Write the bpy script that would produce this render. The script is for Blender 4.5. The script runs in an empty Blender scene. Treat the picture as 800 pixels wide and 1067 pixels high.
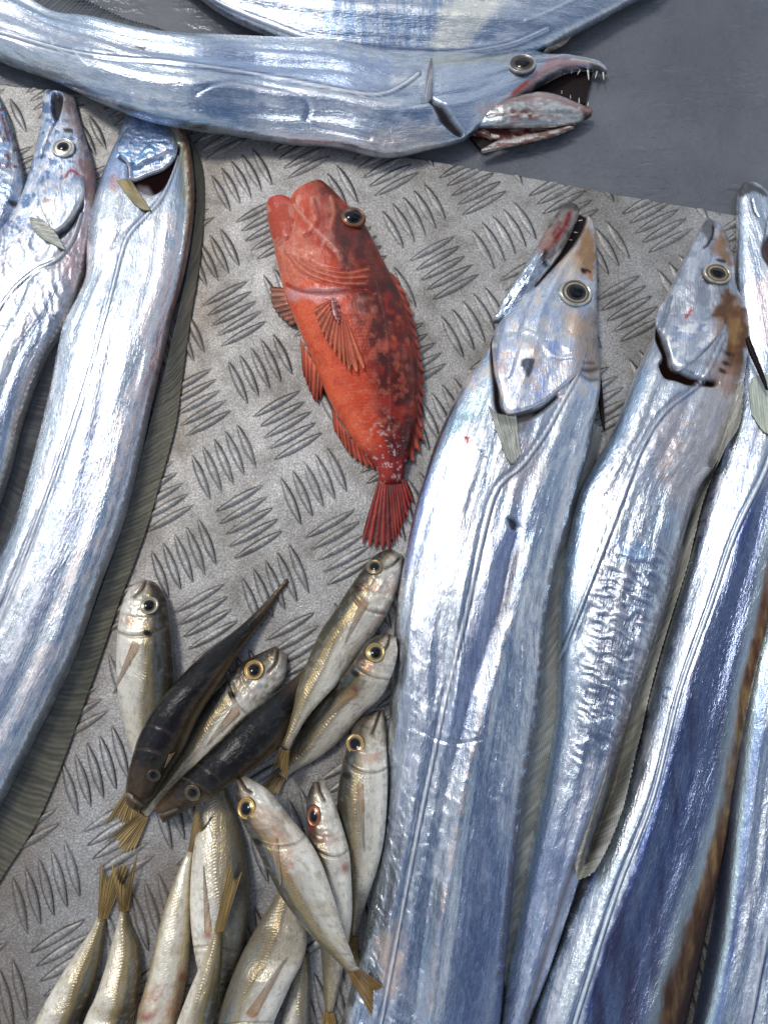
import bpy, math
import numpy as np
from mathutils import Vector
from mathutils.bvhtree import BVHTree

# ------------------------------------------------------------------ units
S = 0.0007                      # metres per layout unit (1 unit ~ 0.7 mm on the table)
TILT, AZ, F, D = math.radians(12), math.radians(-90), 800.0, 800.0
sc = bpy.context.scene
col = sc.collection

def rot_from_z(t, az):
    n = np.array([math.sin(t)*math.cos(az), math.sin(t)*math.sin(az), math.cos(t)])
    v = np.array([-n[1], n[0], 0]); c = n[2]
    K = np.array([[0, -v[2], v[1]], [v[2], 0, -v[0]], [-v[1], v[0], 0]])
    return np.eye(3)+K+K@K/(1+c), n
RC, NC = rot_from_z(TILT, AZ)
CAM = NC*D

# ------------------------------------------------------------------ camera
cd = bpy.data.cameras.new('camera'); cam = bpy.data.objects.new('camera', cd); col.objects.link(cam)
cam.location = Vector(CAM*S)
from mathutils import Matrix
cam.rotation_euler = Matrix(RC.tolist()).to_euler()
cd.sensor_fit = 'VERTICAL'; cd.sensor_height = 36; cd.lens = 36*F/1067.0
cd.clip_start = 0.01; cd.clip_end = 100
sc.camera = cam

# ------------------------------------------------------------------ sky, sun, exposure
SUN_DIR = Vector((-0.42, 0.46, 0.98)).normalized()
w = bpy.data.worlds.new('World'); sc.world = w; w.use_nodes = True
nt = w.node_tree; nt.nodes.clear()
def nd(t, kind, **kw):
    n = t.nodes.new(kind)
    for k, v in kw.items(): setattr(n, k, v)
    return n
out = nd(nt, 'ShaderNodeOutputWorld'); bg = nd(nt, 'ShaderNodeBackground'); bg.inputs['Strength'].default_value = 0.12
sky = nd(nt, 'ShaderNodeTexSky', sky_type='NISHITA'); sky.sun_disc = False
sky.sun_elevation = math.asin(SUN_DIR.z); sky.sun_rotation = math.atan2(SUN_DIR.x, SUN_DIR.y)
sky.air_density = 1.0; sky.dust_density = 1.5
tc = nd(nt, 'ShaderNodeTexCoord'); n1 = nd(nt, 'ShaderNodeTexNoise'); n1.inputs['Scale'].default_value = 2.3
n1.inputs['Detail'].default_value = 6; n1.inputs['Roughness'].default_value = 0.55
mp = nd(nt, 'ShaderNodeMapping'); mp.inputs['Location'].default_value = (3.1, 1.7, 0.4)
cr = nd(nt, 'ShaderNodeValToRGB'); cr.color_ramp.elements[0].position = 0.42; cr.color_ramp.elements[1].position = 0.55
mx = nd(nt, 'ShaderNodeMix', data_type='RGBA')
nt.links.new(tc.outputs['Generated'], mp.inputs[0]); nt.links.new(mp.outputs[0], n1.inputs['Vector'])
nt.links.new(n1.outputs['Fac'], cr.inputs['Fac'])
# gap of clear sky shaped into the clouds, off overhead, to darken reflections
dot = nd(nt, 'ShaderNodeVectorMath', operation='DOT_PRODUCT'); nt.links.new(tc.outputs['Generated'], dot.inputs[0]); dot.inputs[1].default_value = Vector((.34, -.26, 1)).normalized()
wob = nd(nt, 'ShaderNodeMath', operation='MULTIPLY_ADD'); nt.links.new(n1.outputs['Fac'], wob.inputs[0]); wob.inputs[1].default_value = .35; nt.links.new(dot.outputs['Value'], wob.inputs[2])
gap = nd(nt, 'ShaderNodeMapRange'); gap.inputs['From Min'].default_value = .96; gap.inputs['From Max'].default_value = 1.13; gap.inputs['To Min'].default_value = 1; gap.inputs['To Max'].default_value = .0; nt.links.new(wob.outputs[0], gap.inputs['Value'])
cf = nd(nt, 'ShaderNodeMath', operation='MULTIPLY'); nt.links.new(cr.outputs['Color'], cf.inputs[0]); nt.links.new(gap.outputs[0], cf.inputs[1]); nt.links.new(cf.outputs[0], mx.inputs['Factor'])
nt.links.new(sky.outputs['Color'], mx.inputs[6]); mx.inputs[7].default_value = (6.6, 6.9, 7.3, 1)
nt.links.new(mx.outputs[2], bg.inputs['Color']); nt.links.new(bg.outputs[0], out.inputs['Surface'])
sl = bpy.data.lights.new('sun', 'SUN'); sl.energy = 1.5; sl.angle = math.radians(12); sl.color = (1, 0.96, 0.9)
so = bpy.data.objects.new('sun', sl); col.objects.link(so)
so.rotation_euler = SUN_DIR.to_track_quat('Z', 'Y').to_euler(); so.location = (0, 0, 2)
sc.view_settings.view_transform = 'Standard'; sc.view_settings.look = 'None'
sc.view_settings.exposure = -0.02; sc.view_settings.gamma = 1

# ------------------------------------------------------------------ maths helpers
def at(px, py, z):
    "image point seen at height z -> table plan coordinates"
    px = np.asarray(px, float); py = np.asarray(py, float); z = np.asarray(z, float)
    d = np.stack([(px-400)/F, -(py-533.5)/F, -np.ones_like(px)], -1)@RC.T
    k = (z-CAM[2])/d[..., 2]
    return np.stack([CAM[0]+k*d[..., 0], CAM[1]+k*d[..., 1]], -1)
def img(P):
    q = (P-CAM)@RC
    return 400-F*q[..., 0]/q[..., 2], 533.5+F*q[..., 1]/q[..., 2]
def sstep(a, b, x):
    t = np.clip((x-a)/(b-a), 0, 1); return t*t*(3-2*t)
def _h(ix, iy, seed):
    n = (ix.astype(np.int64)*374761393+iy.astype(np.int64)*668265263+seed*974711) & 0x7fffffff
    n = (n ^ (n >> 13))*1274126177 & 0x7fffffff
    return ((n ^ (n >> 16)) & 0xffff)/65535.0
def vnoise(x, y, seed=0):
    ix = np.floor(x); iy = np.floor(y); fx = x-ix; fy = y-iy
    fx = fx*fx*(3-2*fx); fy = fy*fy*(3-2*fy)
    a = _h(ix, iy, seed); b = _h(ix+1, iy, seed); c = _h(ix, iy+1, seed); d = _h(ix+1, iy+1, seed)
    return (a*(1-fx)+b*fx)*(1-fy)+(c*(1-fx)+d*fx)*fy
def fbm(x, y, seed=0, o=4):
    r = 0; a = .5; t = 0
    for k in range(o):
        r = r+a*vnoise(x*2**k, y*2**k, seed+k*7); t += a; a *= .5
    return r/t
def spline(pts, n, closed=False):
    "Catmull-Rom through pts (k,d), n samples evenly by chord"
    p = np.asarray(pts, float)
    q = np.vstack([p[-1:], p, p[:2]]) if closed else np.vstack([2*p[:1]-p[1:2], p, 2*p[-1:]-p[-2:-1]])
    segs = len(p) if closed else len(p)-1
    dd = np.linalg.norm(q[2:segs+2, :2]-q[1:segs+1, :2], axis=1)+1e-6
    cum = np.r_[0, np.cumsum(dd)]
    t = np.linspace(0, cum[-1], n, endpoint=not closed)
    i = np.clip(np.searchsorted(cum, t, side='right')-1, 0, segs-1); f = ((t-cum[i])/dd[i])[:, None]
    p0, p1, p2, p3 = q[i], q[i+1], q[i+2], q[i+3]
    return .5*((2*p1)+(-p0+p2)*f+(2*p0-5*p1+4*p2-p3)*f*f+(-p0+3*p1-3*p2+p3)*f**3)
def segd(x, y, ln):
    d = np.full(x.shape, 1e9); tt = np.zeros(x.shape); L = 0
    for (ax, ay), (bx, by) in zip(ln[:-1], ln[1:]):
        vx, vy = bx-ax, by-ay; l2 = vx*vx+vy*vy+1e-9
        t = np.clip(((x-ax)*vx+(y-ay)*vy)/l2, 0, 1)
        e = np.hypot(x-ax-t*vx, y-ay-t*vy); m = e < d
        d = np.where(m, e, d); tt = np.where(m, L+t*math.sqrt(l2), tt); L += math.sqrt(l2)
    return d, tt/L
def dline(x, y, pts, n=40):
    return segd(x, y, spline(pts, n))
def sdpoly(x, y, pts, smooth=True):
    p = spline(pts, len(pts)*5, True) if smooth else np.asarray(pts, float)
    c = np.vstack([p, p[:1]]); d, _ = segd(x, y, c)
    ins = np.zeros(x.shape, bool)
    for (ax, ay), (bx, by) in zip(c[:-1], c[1:]):
        m = ((ay > y) != (by > y))
        with np.errstate(all='ignore'):
            ins ^= m & (x < (bx-ax)*(y-ay)/(by-ay+1e-12)+ax)
    return np.where(ins, -d, d)
def spot(x, y, cx, cy, rx, ry, ang=0, soft=.5):
    c, s_ = math.cos(ang), math.sin(ang); dx, dy = x-cx, y-cy
    r = np.sqrt(((dx*c+dy*s_)/rx)**2+((-dx*s_+dy*c)/ry)**2)
    return 1-sstep(1-soft, 1+soft, r)

# ------------------------------------------------------------------ materials
def principled(name):
    m = bpy.data.materials.new(name); m.use_nodes = True
    return m, m.node_tree, m.node_tree.nodes['Principled BSDF']
def math_n(t, op, a, b=None, clamp=False):
    n = nd(t, 'ShaderNodeMath', operation=op, use_clamp=clamp)
    for k, v in enumerate([a, b]):
        if v is None: continue
        if hasattr(v, 'links'): t.links.new(v, n.inputs[k])
        else: n.inputs[k].default_value = v
    return n.outputs[0]
def attr(t, name, outp='Fac'):
    a = nd(t, 'ShaderNodeAttribute'); a.attribute_name = name; return a.outputs[outp]

def skin_mat(name, streak=(0.45, 0.06), crink=0.16, b1=.35, b2=.35, coat=.35, colvar=.22, spec=.5, wet_only_light=False, fibre=.12):
    m, t, p = principled(name)
    uv = attr(t, 'uvw', 'Vector')
    mp = nd(t, 'ShaderNodeMapping'); mp.inputs['Scale'].default_value = (streak[0], streak[1], 1); t.links.new(uv, mp.inputs[0])
    na = nd(t, 'ShaderNodeTexNoise'); na.inputs['Scale'].default_value = 1; na.inputs['Detail'].default_value = 5; t.links.new(mp.outputs[0], na.inputs[0])
    mp2 = nd(t, 'ShaderNodeMapping'); mp2.inputs['Scale'].default_value = (crink*1.2, crink*.7, 1); mp2.inputs['Rotation'].default_value = (0, 0, .5); t.links.new(uv, mp2.inputs[0])
    nb = nd(t, 'ShaderNodeTexNoise'); nb.inputs['Scale'].default_value = 1; nb.inputs['Detail'].default_value = 6; nb.inputs['Distortion'].default_value = 1.2; t.links.new(mp2.outputs[0], nb.inputs[0])
    nc = nd(t, 'ShaderNodeTexNoise'); nc.inputs['Scale'].default_value = 1.1; nc.inputs['Detail'].default_value = 3; t.links.new(uv, nc.inputs[0])
    mp3 = nd(t, 'ShaderNodeMapping'); mp3.inputs['Scale'].default_value = (.75, .11, 1); mp3.inputs['Rotation'].default_value = (0, 0, .55); t.links.new(uv, mp3.inputs[0])
    nf = nd(t, 'ShaderNodeTexNoise'); nf.inputs['Scale'].default_value = 1; nf.inputs['Detail'].default_value = 4; nf.inputs['Distortion'].default_value = .8; t.links.new(mp3.outputs[0], nf.inputs[0])
    # base colour = attribute * variation
    v = math_n(t, 'MULTIPLY_ADD', na.outputs['Fac'], colvar*2); t.nodes[-1].inputs[2].default_value = 1-colvar
    v2 = math_n(t, 'MULTIPLY_ADD', nc.outputs['Fac'], colvar*1.2); t.nodes[-1].inputs[2].default_value = 1-colvar*.6
    v3 = math_n(t, 'MULTIPLY_ADD', nf.outputs['Fac'], fibre*2); t.nodes[-1].inputs[2].default_value = 1-fibre
    vv = math_n(t, 'MULTIPLY', math_n(t, 'MULTIPLY', v, v2), v3)
    mixc = nd(t, 'ShaderNodeVectorMath', operation='SCALE'); t.links.new(attr(t, 'col', 'Color'), mixc.inputs[0]); t.links.new(vv, mixc.inputs['Scale'])
    t.links.new(mixc.outputs[0], p.inputs['Base Color'])
    t.links.new(attr(t, 'met'), p.inputs['Metallic'])
    r = math_n(t, 'MULTIPLY_ADD', nb.outputs['Fac'], .22); t.links.new(math_n(t, 'SUBTRACT', attr(t, 'rgh'), .11), t.nodes[-2].inputs[2]) if False else None
    rr = math_n(t, 'ADD', attr(t, 'rgh'), math_n(t, 'MULTIPLY', math_n(t, 'SUBTRACT', nb.outputs['Fac'], .5), .3), True)
    t.links.new(rr, p.inputs['Roughness'])
    bm = attr(t, 'bmp')
    bu1 = nd(t, 'ShaderNodeBump'); bu1.inputs['Distance'].default_value = 0.0022; t.links.new(math_n(t, 'MULTIPLY', bm, b1), bu1.inputs['Strength']); t.links.new(na.outputs['Fac'], bu1.inputs['Height'])
    bu2 = nd(t, 'ShaderNodeBump'); bu2.inputs['Distance'].default_value = 0.0025; t.links.new(math_n(t, 'MULTIPLY', bm, b2), bu2.inputs['Strength']); t.links.new(nb.outputs['Fac'], bu2.inputs['Height']); t.links.new(bu1.outputs[0], bu2.inputs['Normal'])
    bu3 = nd(t, 'ShaderNodeBump'); bu3.inputs['Distance'].default_value = 0.0012; t.links.new(math_n(t, 'MULTIPLY', bm, .1+fibre*.5), bu3.inputs['Strength']); t.links.new(math_n(t, 'ADD', math_n(t, 'MULTIPLY', nc.outputs['Fac'], .35), nf.outputs['Fac']), bu3.inputs['Height']); t.links.new(bu2.outputs[0], bu3.inputs['Normal'])
    t.links.new(bu3.outputs[0], p.inputs['Normal'])
    p.inputs['Coat Weight'].default_value = coat; p.inputs['Coat Roughness'].default_value = .12
    if wet_only_light:      # raw openings and wounds are matt, skin is glossy
        sx_ = nd(t, 'ShaderNodeSeparateColor'); t.links.new(attr(t, 'col', 'Color'), sx_.inputs[0])
        sv = math_n(t, 'MULTIPLY', sx_.outputs['Green'], 3.0, True); t.links.new(math_n(t, 'MULTIPLY', sv, spec), p.inputs['Specular IOR Level']); t.links.new(math_n(t, 'MULTIPLY', sv, coat), p.inputs['Coat Weight'])
    else: p.inputs['Specular IOR Level'].default_value = spec
    return m
M_SILVER = skin_mat('silver_skin', fibre=.38, b1=.15, b2=.10, colvar=.16, coat=.06, spec=.4, wet_only_light=True)
M_JACK = skin_mat('small_fish_skin', streak=(.3, .1), crink=.2, b1=.16, b2=.16, colvar=.26, coat=.04, spec=.25)
M_RED = skin_mat('red_skin', streak=(.5, .35), crink=.22, b1=.16, b2=.12, colvar=.45, coat=.1, spec=.35)
def fin_mat(name, alpha=1.0):
    m = skin_mat(name, streak=(.5, .05), crink=.2, b1=.25, b2=.12, colvar=.3, coat=.2)
    p = m.node_tree.nodes['Principled BSDF']; p.inputs['Alpha'].default_value = alpha
    return m
M_FIN = fin_mat('fin_membrane'); M_FINT = fin_mat('thin_fin_membrane', .68); M_FINP = fin_mat('side_fin_membrane', .45)
def plain(name, c, rough=.3, metal=0, coat=0, spec=.5):
    m, t, p = principled(name)
    n = nd(t, 'ShaderNodeTexNoise'); n.inputs['Scale'].default_value = 900; n.inputs['Detail'].default_value = 4
    tcn = nd(t, 'ShaderNodeTexCoord'); t.links.new(tcn.outputs['Object'], n.inputs[0])
    rp = nd(t, 'ShaderNodeValToRGB'); rp.color_ramp.elements[0].color = (c[0]*.6, c[1]*.6, c[2]*.6, 1); rp.color_ramp.elements[1].color = (min(1, c[0]*1.3), min(1, c[1]*1.3), min(1, c[2]*1.3), 1)
    rp.color_ramp.elements[0].position = .35; rp.color_ramp.elements[1].position = .65
    t.links.new(n.outputs['Fac'], rp.inputs[0]); t.links.new(rp.outputs[0], p.inputs['Base Color'])
    p.inputs['Roughness'].default_value = rough; p.inputs['Metallic'].default_value = metal; p.inputs['Specular IOR Level'].default_value = spec
    p.inputs['Coat Weight'].default_value = coat; p.inputs['Coat Roughness'].default_value = .05
    return m
M_PUPIL = plain('pupil_black', (.003, .003, .006), .1, coat=.03, spec=.28)
M_TOOTH = plain('tooth_enamel', (.75, .7, .6), .25, coat=.5)
M_FLESH = plain('dark_mouth_flesh', (.012, .005, .005), .5, coat=.0, spec=.2)

# ------------------------------------------------------------------ mesh building
def mesh_from(name, V, Fq, mat, parent=None, A=None, smooth=True):
    me = bpy.data.meshes.new(name)
    V = np.asarray(V, np.float32); Fq = np.asarray(Fq, np.int32)
    me.vertices.add(len(V)); me.vertices.foreach_set('co', (V*S).ravel())
    k = Fq.shape[1]
    me.loops.add(Fq.size); me.loops.foreach_set('vertex_index', Fq.ravel())
    me.polygons.add(len(Fq)); me.polygons.foreach_set('loop_start', np.arange(0, Fq.size, k, dtype=np.int32))
    me.polygons.foreach_set('use_smooth', np.full(len(Fq), smooth))
    me.update(calc_edges=True)
    me.validate()
    if A:
        for kx, v in A.items():
            if kx in ('col',):
                a = me.attributes.new('col', 'FLOAT_COLOR', 'POINT'); a.data.foreach_set('color', np.c_[np.clip(v, 0, 1), np.ones(len(V))].astype(np.float32).ravel())
            elif kx == 'uvw':
                a = me.attributes.new('uvw', 'FLOAT_VECTOR', 'POINT'); a.data.foreach_set('vector', v.astype(np.float32).ravel())
            else:
                a = me.attributes.new(kx, 'FLOAT', 'POINT'); a.data.foreach_set('value', v.astype(np.float32).ravel())
    me.materials.append(mat)
    o = bpy.data.objects.new(name, me); col.objects.link(o)
    if parent is not None:
        o.parent = parent
        o.matrix_parent_inverse = world_of(parent).inverted()
    return o
def world_of(o):
    m = Matrix.Translation(o.location)
    return m if o.parent is None else m       # parents of parts are unrotated; meshes keep their own origin at 0
def gridfaces(n, m, wrap=False):
    i, j = np.meshgrid(np.arange(n-1), np.arange(m if wrap else m-1), indexing='ij')
    j2 = (j+1) % m
    return np.stack([i*m+j, i*m+j2, (i+1)*m+j2, (i+1)*m+j], -1).reshape(-1, 4)

WORLD = []      # BVHs of what already lies on the table
def height_under(x, y, default=0.0, lists=None):
    r = np.full(len(x), default)
    for b, bb in (WORLD if lists is None else lists):
        m = np.where((x > bb[0]) & (x < bb[1]) & (y > bb[2]) & (y < bb[3]))[0]
        for k in m:
            h = b.ray_cast(Vector((x[k], y[k], 500)), Vector((0, 0, -1)))
            if h[0] is not None and h[0].z > r[k]: r[k] = h[0].z
    return r
def bvh_of(P):
    n, m, _ = P.shape
    st = max(1, min(n, m)//60)
    V = P.reshape(-1, 3); Fq = gridfaces(n, m)
    b = BVHTree.FromPolygons([tuple(v) for v in V.tolist()], Fq.tolist())
    return (b, (V[:, 0].min(), V[:, 0].max(), V[:, 1].min(), V[:, 1].max()))

def thing(name, label, cat, group=None, loc=(0, 0, 0)):
    o = bpy.data.objects.new(name, None); col.objects.link(o); o.empty_display_size = .01
    o.location = Vector(loc)*S
    o['label'] = label; o['category'] = cat
    if group: o['group'] = group
    return o

class Body:
    """a lofted body: stations are (Lx,Ly,Rx,Ry) image points of its two edges, from head to tail"""
    def __init__(self, st, th, p=2.4, ds=1.7, m=None, base=None, eq=.42, ends=(14, 14), extra=None, skew=0., lift=0., drop=True):
        st = np.asarray(st, float)
        L0 = spline(st, 400); mid = (L0[:, :2]+L0[:, 2:])/2
        ln = np.linalg.norm(np.diff(mid, axis=0), axis=1).sum()
        n = int(ln/ds)+2; L0 = spline(st, n)
        wmax = np.linalg.norm(L0[:, :2]-L0[:, 2:], axis=1).max()
        m = m or int(max(26, min(110, wmax/ds*1.15)))
        thv = np.interp(np.linspace(0, 1, n), np.linspace(0, 1, len(np.atleast_1d(th))), np.atleast_1d(th)) if np.ndim(th) else np.full(n, float(th))
        s = np.linspace(0, ln, n)
        e = np.minimum(np.clip(s/ends[0], 0, 1), np.clip((ln-s)/ends[1], 0, 1)); e = np.sqrt(np.clip(1-(1-e)**2, 0.003, 1))
        thv = thv*e
        wl = np.linalg.norm(L0[:, :2]-L0[:, 2:], axis=1); thv = np.minimum(thv, wl*.95+1.2)
        zb = np.zeros(n) if base is None else np.interp(np.linspace(0, 1, n), np.linspace(0, 1, len(base)), base)
        floor = zb.copy()
        us = np.linspace(-.93, .93, 9)
        if drop:
            for it in range(2):
                ze = zb+eq*thv
                A = at(L0[:, 0], L0[:, 1], ze); B = at(L0[:, 2], L0[:, 3], ze)
                idx = np.arange(0, n, 5); need = np.zeros(len(idx))
                for u in us:
                    q = A[idx]*(1-u)/2+B[idx]*(1+u)/2
                    hh = height_under(q[:, 0], q[:, 1])
                    under = eq*thv[idx]*(1-(1-abs(u)**2.6)**(1/2.6))
                    need = np.maximum(need, np.where(hh > .5, hh-under, 0))
                k = 6; ext = np.r_[np.full(k, need[0]), need, np.full(k, need[-1])]
                mxf = np.array([ext[i:i+2*k+1].max() for i in range(len(need))])
                kk = 5; ext = np.r_[np.full(kk, mxf[0]), mxf, np.full(kk, mxf[-1])]
                ker = np.hanning(2*kk+3)[1:-1]; ker /= ker.sum()
                sm = np.convolve(ext, ker, 'valid')
                zb = floor+np.interp(np.arange(n), idx, sm)
        zb = zb+lift
        self.zb = zb; ze = zb+eq*thv
        A = at(L0[:, 0], L0[:, 1], ze); B = at(L0[:, 2], L0[:, 3], ze)
        th_ = np.linspace(0, math.pi, m); u = -np.cos(th_); u = .75*u+.25*np.linspace(-1, 1, m)
        prof = (1-np.abs(u)**p)**(1/p)
        if skew: prof = prof*(1+skew*u)
        U = np.tile(u, (n, 1)); Sg = np.tile(s[:, None], (1, m))
        XY = A[:, None, :]*((1-u)/2)[None, :, None]+B[:, None, :]*((1+u)/2)[None, :, None]
        Z = ze[:, None]+((1-eq)*thv)[:, None]*prof[None, :]
        self.P = np.concatenate([XY, Z[..., None]], -1)
        self.U, self.Sg, self.len, self.n, self.m, self.thv, self.ze, self.eq, self.prof = U, Sg, ln, n, m, thv, ze, eq, prof
        self.px, self.py = img(self.P)
        self.W = np.tile(np.linalg.norm(A-B, axis=1)[:, None], (1, m))
        self.T = Sg/ln
        N = (n, m)
        self.col = np.zeros(N+(3,)); self.met = np.zeros(N); self.rgh = np.full(N, .3); self.bmp = np.ones(N); self.dz = np.zeros(N)
        self.edge = np.minimum(1, prof*1.6)[None, :]*np.minimum(1, thv/6)[:, None]
    def mix(self, w, c, met=None, rgh=None):
        w = np.clip(w, 0, 1); self.col = self.col*(1-w[..., None])+np.array(c)*w[..., None]
        if met is not None: self.met = self.met*(1-w)+met*w
        if rgh is not None: self.rgh = self.rgh*(1-w)+rgh*w
    def build(self, name, mat, parent):
        self.P[..., 2] += self.dz*self.edge
        self.top = bvh_of(self.P); WORLD.append(self.top)
        n, m = self.n, self.m
        ub = self.U[0, ::-1][1:-1]; k = len(ub[::3]); ub = ub[::3]
        A, B = self.P[:, 0, :2], self.P[:, -1, :2]
        XY = A[:, None, :]*((1-ub)/2)[None, :, None]+B[:, None, :]*((1+ub)/2)[None, :, None]
        Z = self.ze[:, None]-(self.eq*self.thv)[:, None]*((1-np.abs(ub)**2.6)**(1/2.6))[None, :]
        Pb = np.concatenate([XY, Z[..., None]], -1)
        V = np.concatenate([self.P, Pb], 1); M_ = V.shape[1]
        ex = lambda a: np.concatenate([a, np.repeat(a[:, :1], k, 1)], 1)
        uvw = np.stack([self.U*self.W/2, self.Sg, np.zeros_like(self.U)], -1)+np.array([abs(hash_(name+str(self.px[0, 0]))) % 500, 0, 0])
        at_ = dict(col=ex(self.col).reshape(-1, 3), met=ex(self.met).ravel(), rgh=ex(self.rgh).ravel(), bmp=ex(self.bmp).ravel(), uvw=ex(uvw).reshape(-1, 3))
        Fq = gridfaces(n, M_, True)
        self.obj = mesh_from(name, V.reshape(-1, 3), Fq, mat, parent, at_)
        return self.obj
    def z_at(self, x, y):
        r = height_under(np.atleast_1d(np.asarray(x, float)).ravel(), np.atleast_1d(np.asarray(y, float)).ravel(), -1e3, [self.top])
        return r
    def on(self, px, py, guess=None, fb=None):
        "plan position and height of the surface point seen at image px,py"
        px = np.atleast_1d(np.asarray(px, float)).ravel(); py = np.atleast_1d(np.asarray(py, float)).ravel()
        z = np.full(len(px), float(self.P[..., 2].max()*.85 if guess is None else guess))
        for _ in range(3):
            q = at(px, py, z); h = self.z_at(q[:, 0], q[:, 1])
            z = np.where(h > -999, h, z if fb is None else fb)
        return np.c_[q, z]
def hash_(s):
    h = 7
    for c in s: h = (h*31+ord(c)) % 100003
    return h

def scene_on(px, py, guess=8.0, host=None):
    z = np.full(len(px), guess)
    for _ in range(3):
        q = at(px, py, z); z = height_under(q[:, 0], q[:, 1], 0)
    return np.c_[at(px, py, z), z]

def fin(name, base, tip, parent, mat=None, host=None, z0=None, z1=None, c0=(.3, .3, .25), c1=(.5, .5, .4), rays=14, jag=0.0, thick=.9, met=.2, rgh=.4, rib=.5, seed=1, ds=1.6, wave=0., slant=0., top_z=None, dark=.45, on_top=False, sag=0.0):
    "membrane between two image polylines"
    bl = spline(base, 200); tl = spline(tip, 200)
    L = max(np.linalg.norm(np.diff(bl, axis=0), axis=1).sum(), np.linalg.norm(np.diff(tl, axis=0), axis=1).sum())
    hgt = np.linalg.norm(bl-tl, axis=1).max()
    n = int(np.clip(L/ds, 12, 700)); m = int(np.clip(hgt/ds, 8, 60))
    bl = spline(base, n); tl = spline(tip, n)
    v = np.linspace(0, 1, m)[None, :]; s = np.linspace(0, 1, n)[:, None]
    ph = s*rays+slant*v
    rayw = (np.abs(((ph) % 1)-.5)*2)           # 1 at membrane edge, 0 centre
    jv = 1-jag*(rayw)*(.6+.8*vnoise(np.floor(ph)+.5, 0*ph, seed))
    vv = v*np.where(v > .5, 1-(1-jv)*(v-.5)*2, 1)
    PX = bl[:, None, 0]*(1-vv)+tl[:, None, 0]*vv; PY = bl[:, None, 1]*(1-vv)+tl[:, None, 1]*vv
    if on_top:
        q = scene_on(PX.ravel(), PY.ravel(), z0 if z0 is not None else 10.)
        Z = q[:, 2].reshape(n, m)
        # smooth so the fin drapes instead of sticking to every ripple
        for _ in range(12):
            Zp = np.pad(Z, 1, mode='edge'); Zs = (Zp[1:-1, :-2]+Zp[1:-1, 2:]+Zp[:-2, 1:-1]+Zp[2:, 1:-1])/4; Z = np.maximum(Z, Zs)
        for _ in range(3):
            Zp = np.pad(Z, 1, mode='edge'); Z = (Zp[1:-1, :-2]+Zp[1:-1, 2:]+Zp[:-2, 1:-1]+Zp[2:, 1:-1])/4
        Z = Z+1.0+(z1 or 0)*v
    else:
        z0_ = np.interp(np.linspace(0, 1, n), np.linspace(0, 1, len(np.atleast_1d(z0))), np.atleast_1d(z0))[:, None]
        z1_ = np.interp(np.linspace(0, 1, n), np.linspace(0, 1, len(np.atleast_1d(z1))), np.atleast_1d(z1))[:, None]
        Z = z0_*(1-v)+z1_*v-sag*np.sin(v*math.pi)
    Z = Z+rib*(1-rayw)*np.minimum(1, v*6)+wave*(fbm(s*rays*.35+3, v*2+0*s, seed)-.5)*np.minimum(1, v*3)
    XY = at(PX, PY, Z); P = np.concatenate([XY, Z[..., None]], -1)
    Pb = P.copy()[:, ::-1]; Pb[..., 2] -= thick
    V = np.concatenate([P, Pb], 1)
    nse = fbm(ph*2.1+seed*9, v*1.5+ph*0, seed); big = fbm(s*rays*.12+seed, v*1.2+ph*0, seed+4)
    w = np.clip((1-rayw)**1.3*.75+(nse-.5)*1.2, 0, 1)
    t = np.clip(v+(nse-.5)*.6, 0, 1)
    C = (np.array(c0)*(1-t[..., None])+np.array(c1)*t[..., None])
    C = C*(1-dark+dark*1.5*w[..., None])*(.65+.7*big[..., None])
    full = lambda a: np.concatenate([a, a[:, ::-1]], 1)
    one = np.ones((n, m))
    uv = np.stack([s*L+slant*v*L/rays, v*hgt+0*s, one*0], -1)
    A = dict(col=full(C).reshape(-1, 3), met=full(one*met).ravel(), rgh=full(one*rgh).ravel(), bmp=full(one).ravel(), uvw=full(uv).reshape(-1, 3))
    nn, mm = n, 2*m
    Fq = gridfaces(nn, mm, True)
    # caps at both ends
    cap = []
    for i in (0, n-1):
        for j in range(m-1):
            a, b, c, d = i*mm+j, i*mm+j+1, i*mm+mm-2-j, i*mm+mm-1-j
            cap.append([a, b, c, d] if i else [d, c, b, a])
    Fq = np.vstack([Fq, np.array(cap)])
    return mesh_from(name, V.reshape(-1, 3), Fq, mat or M_FIN, parent, A)

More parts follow.
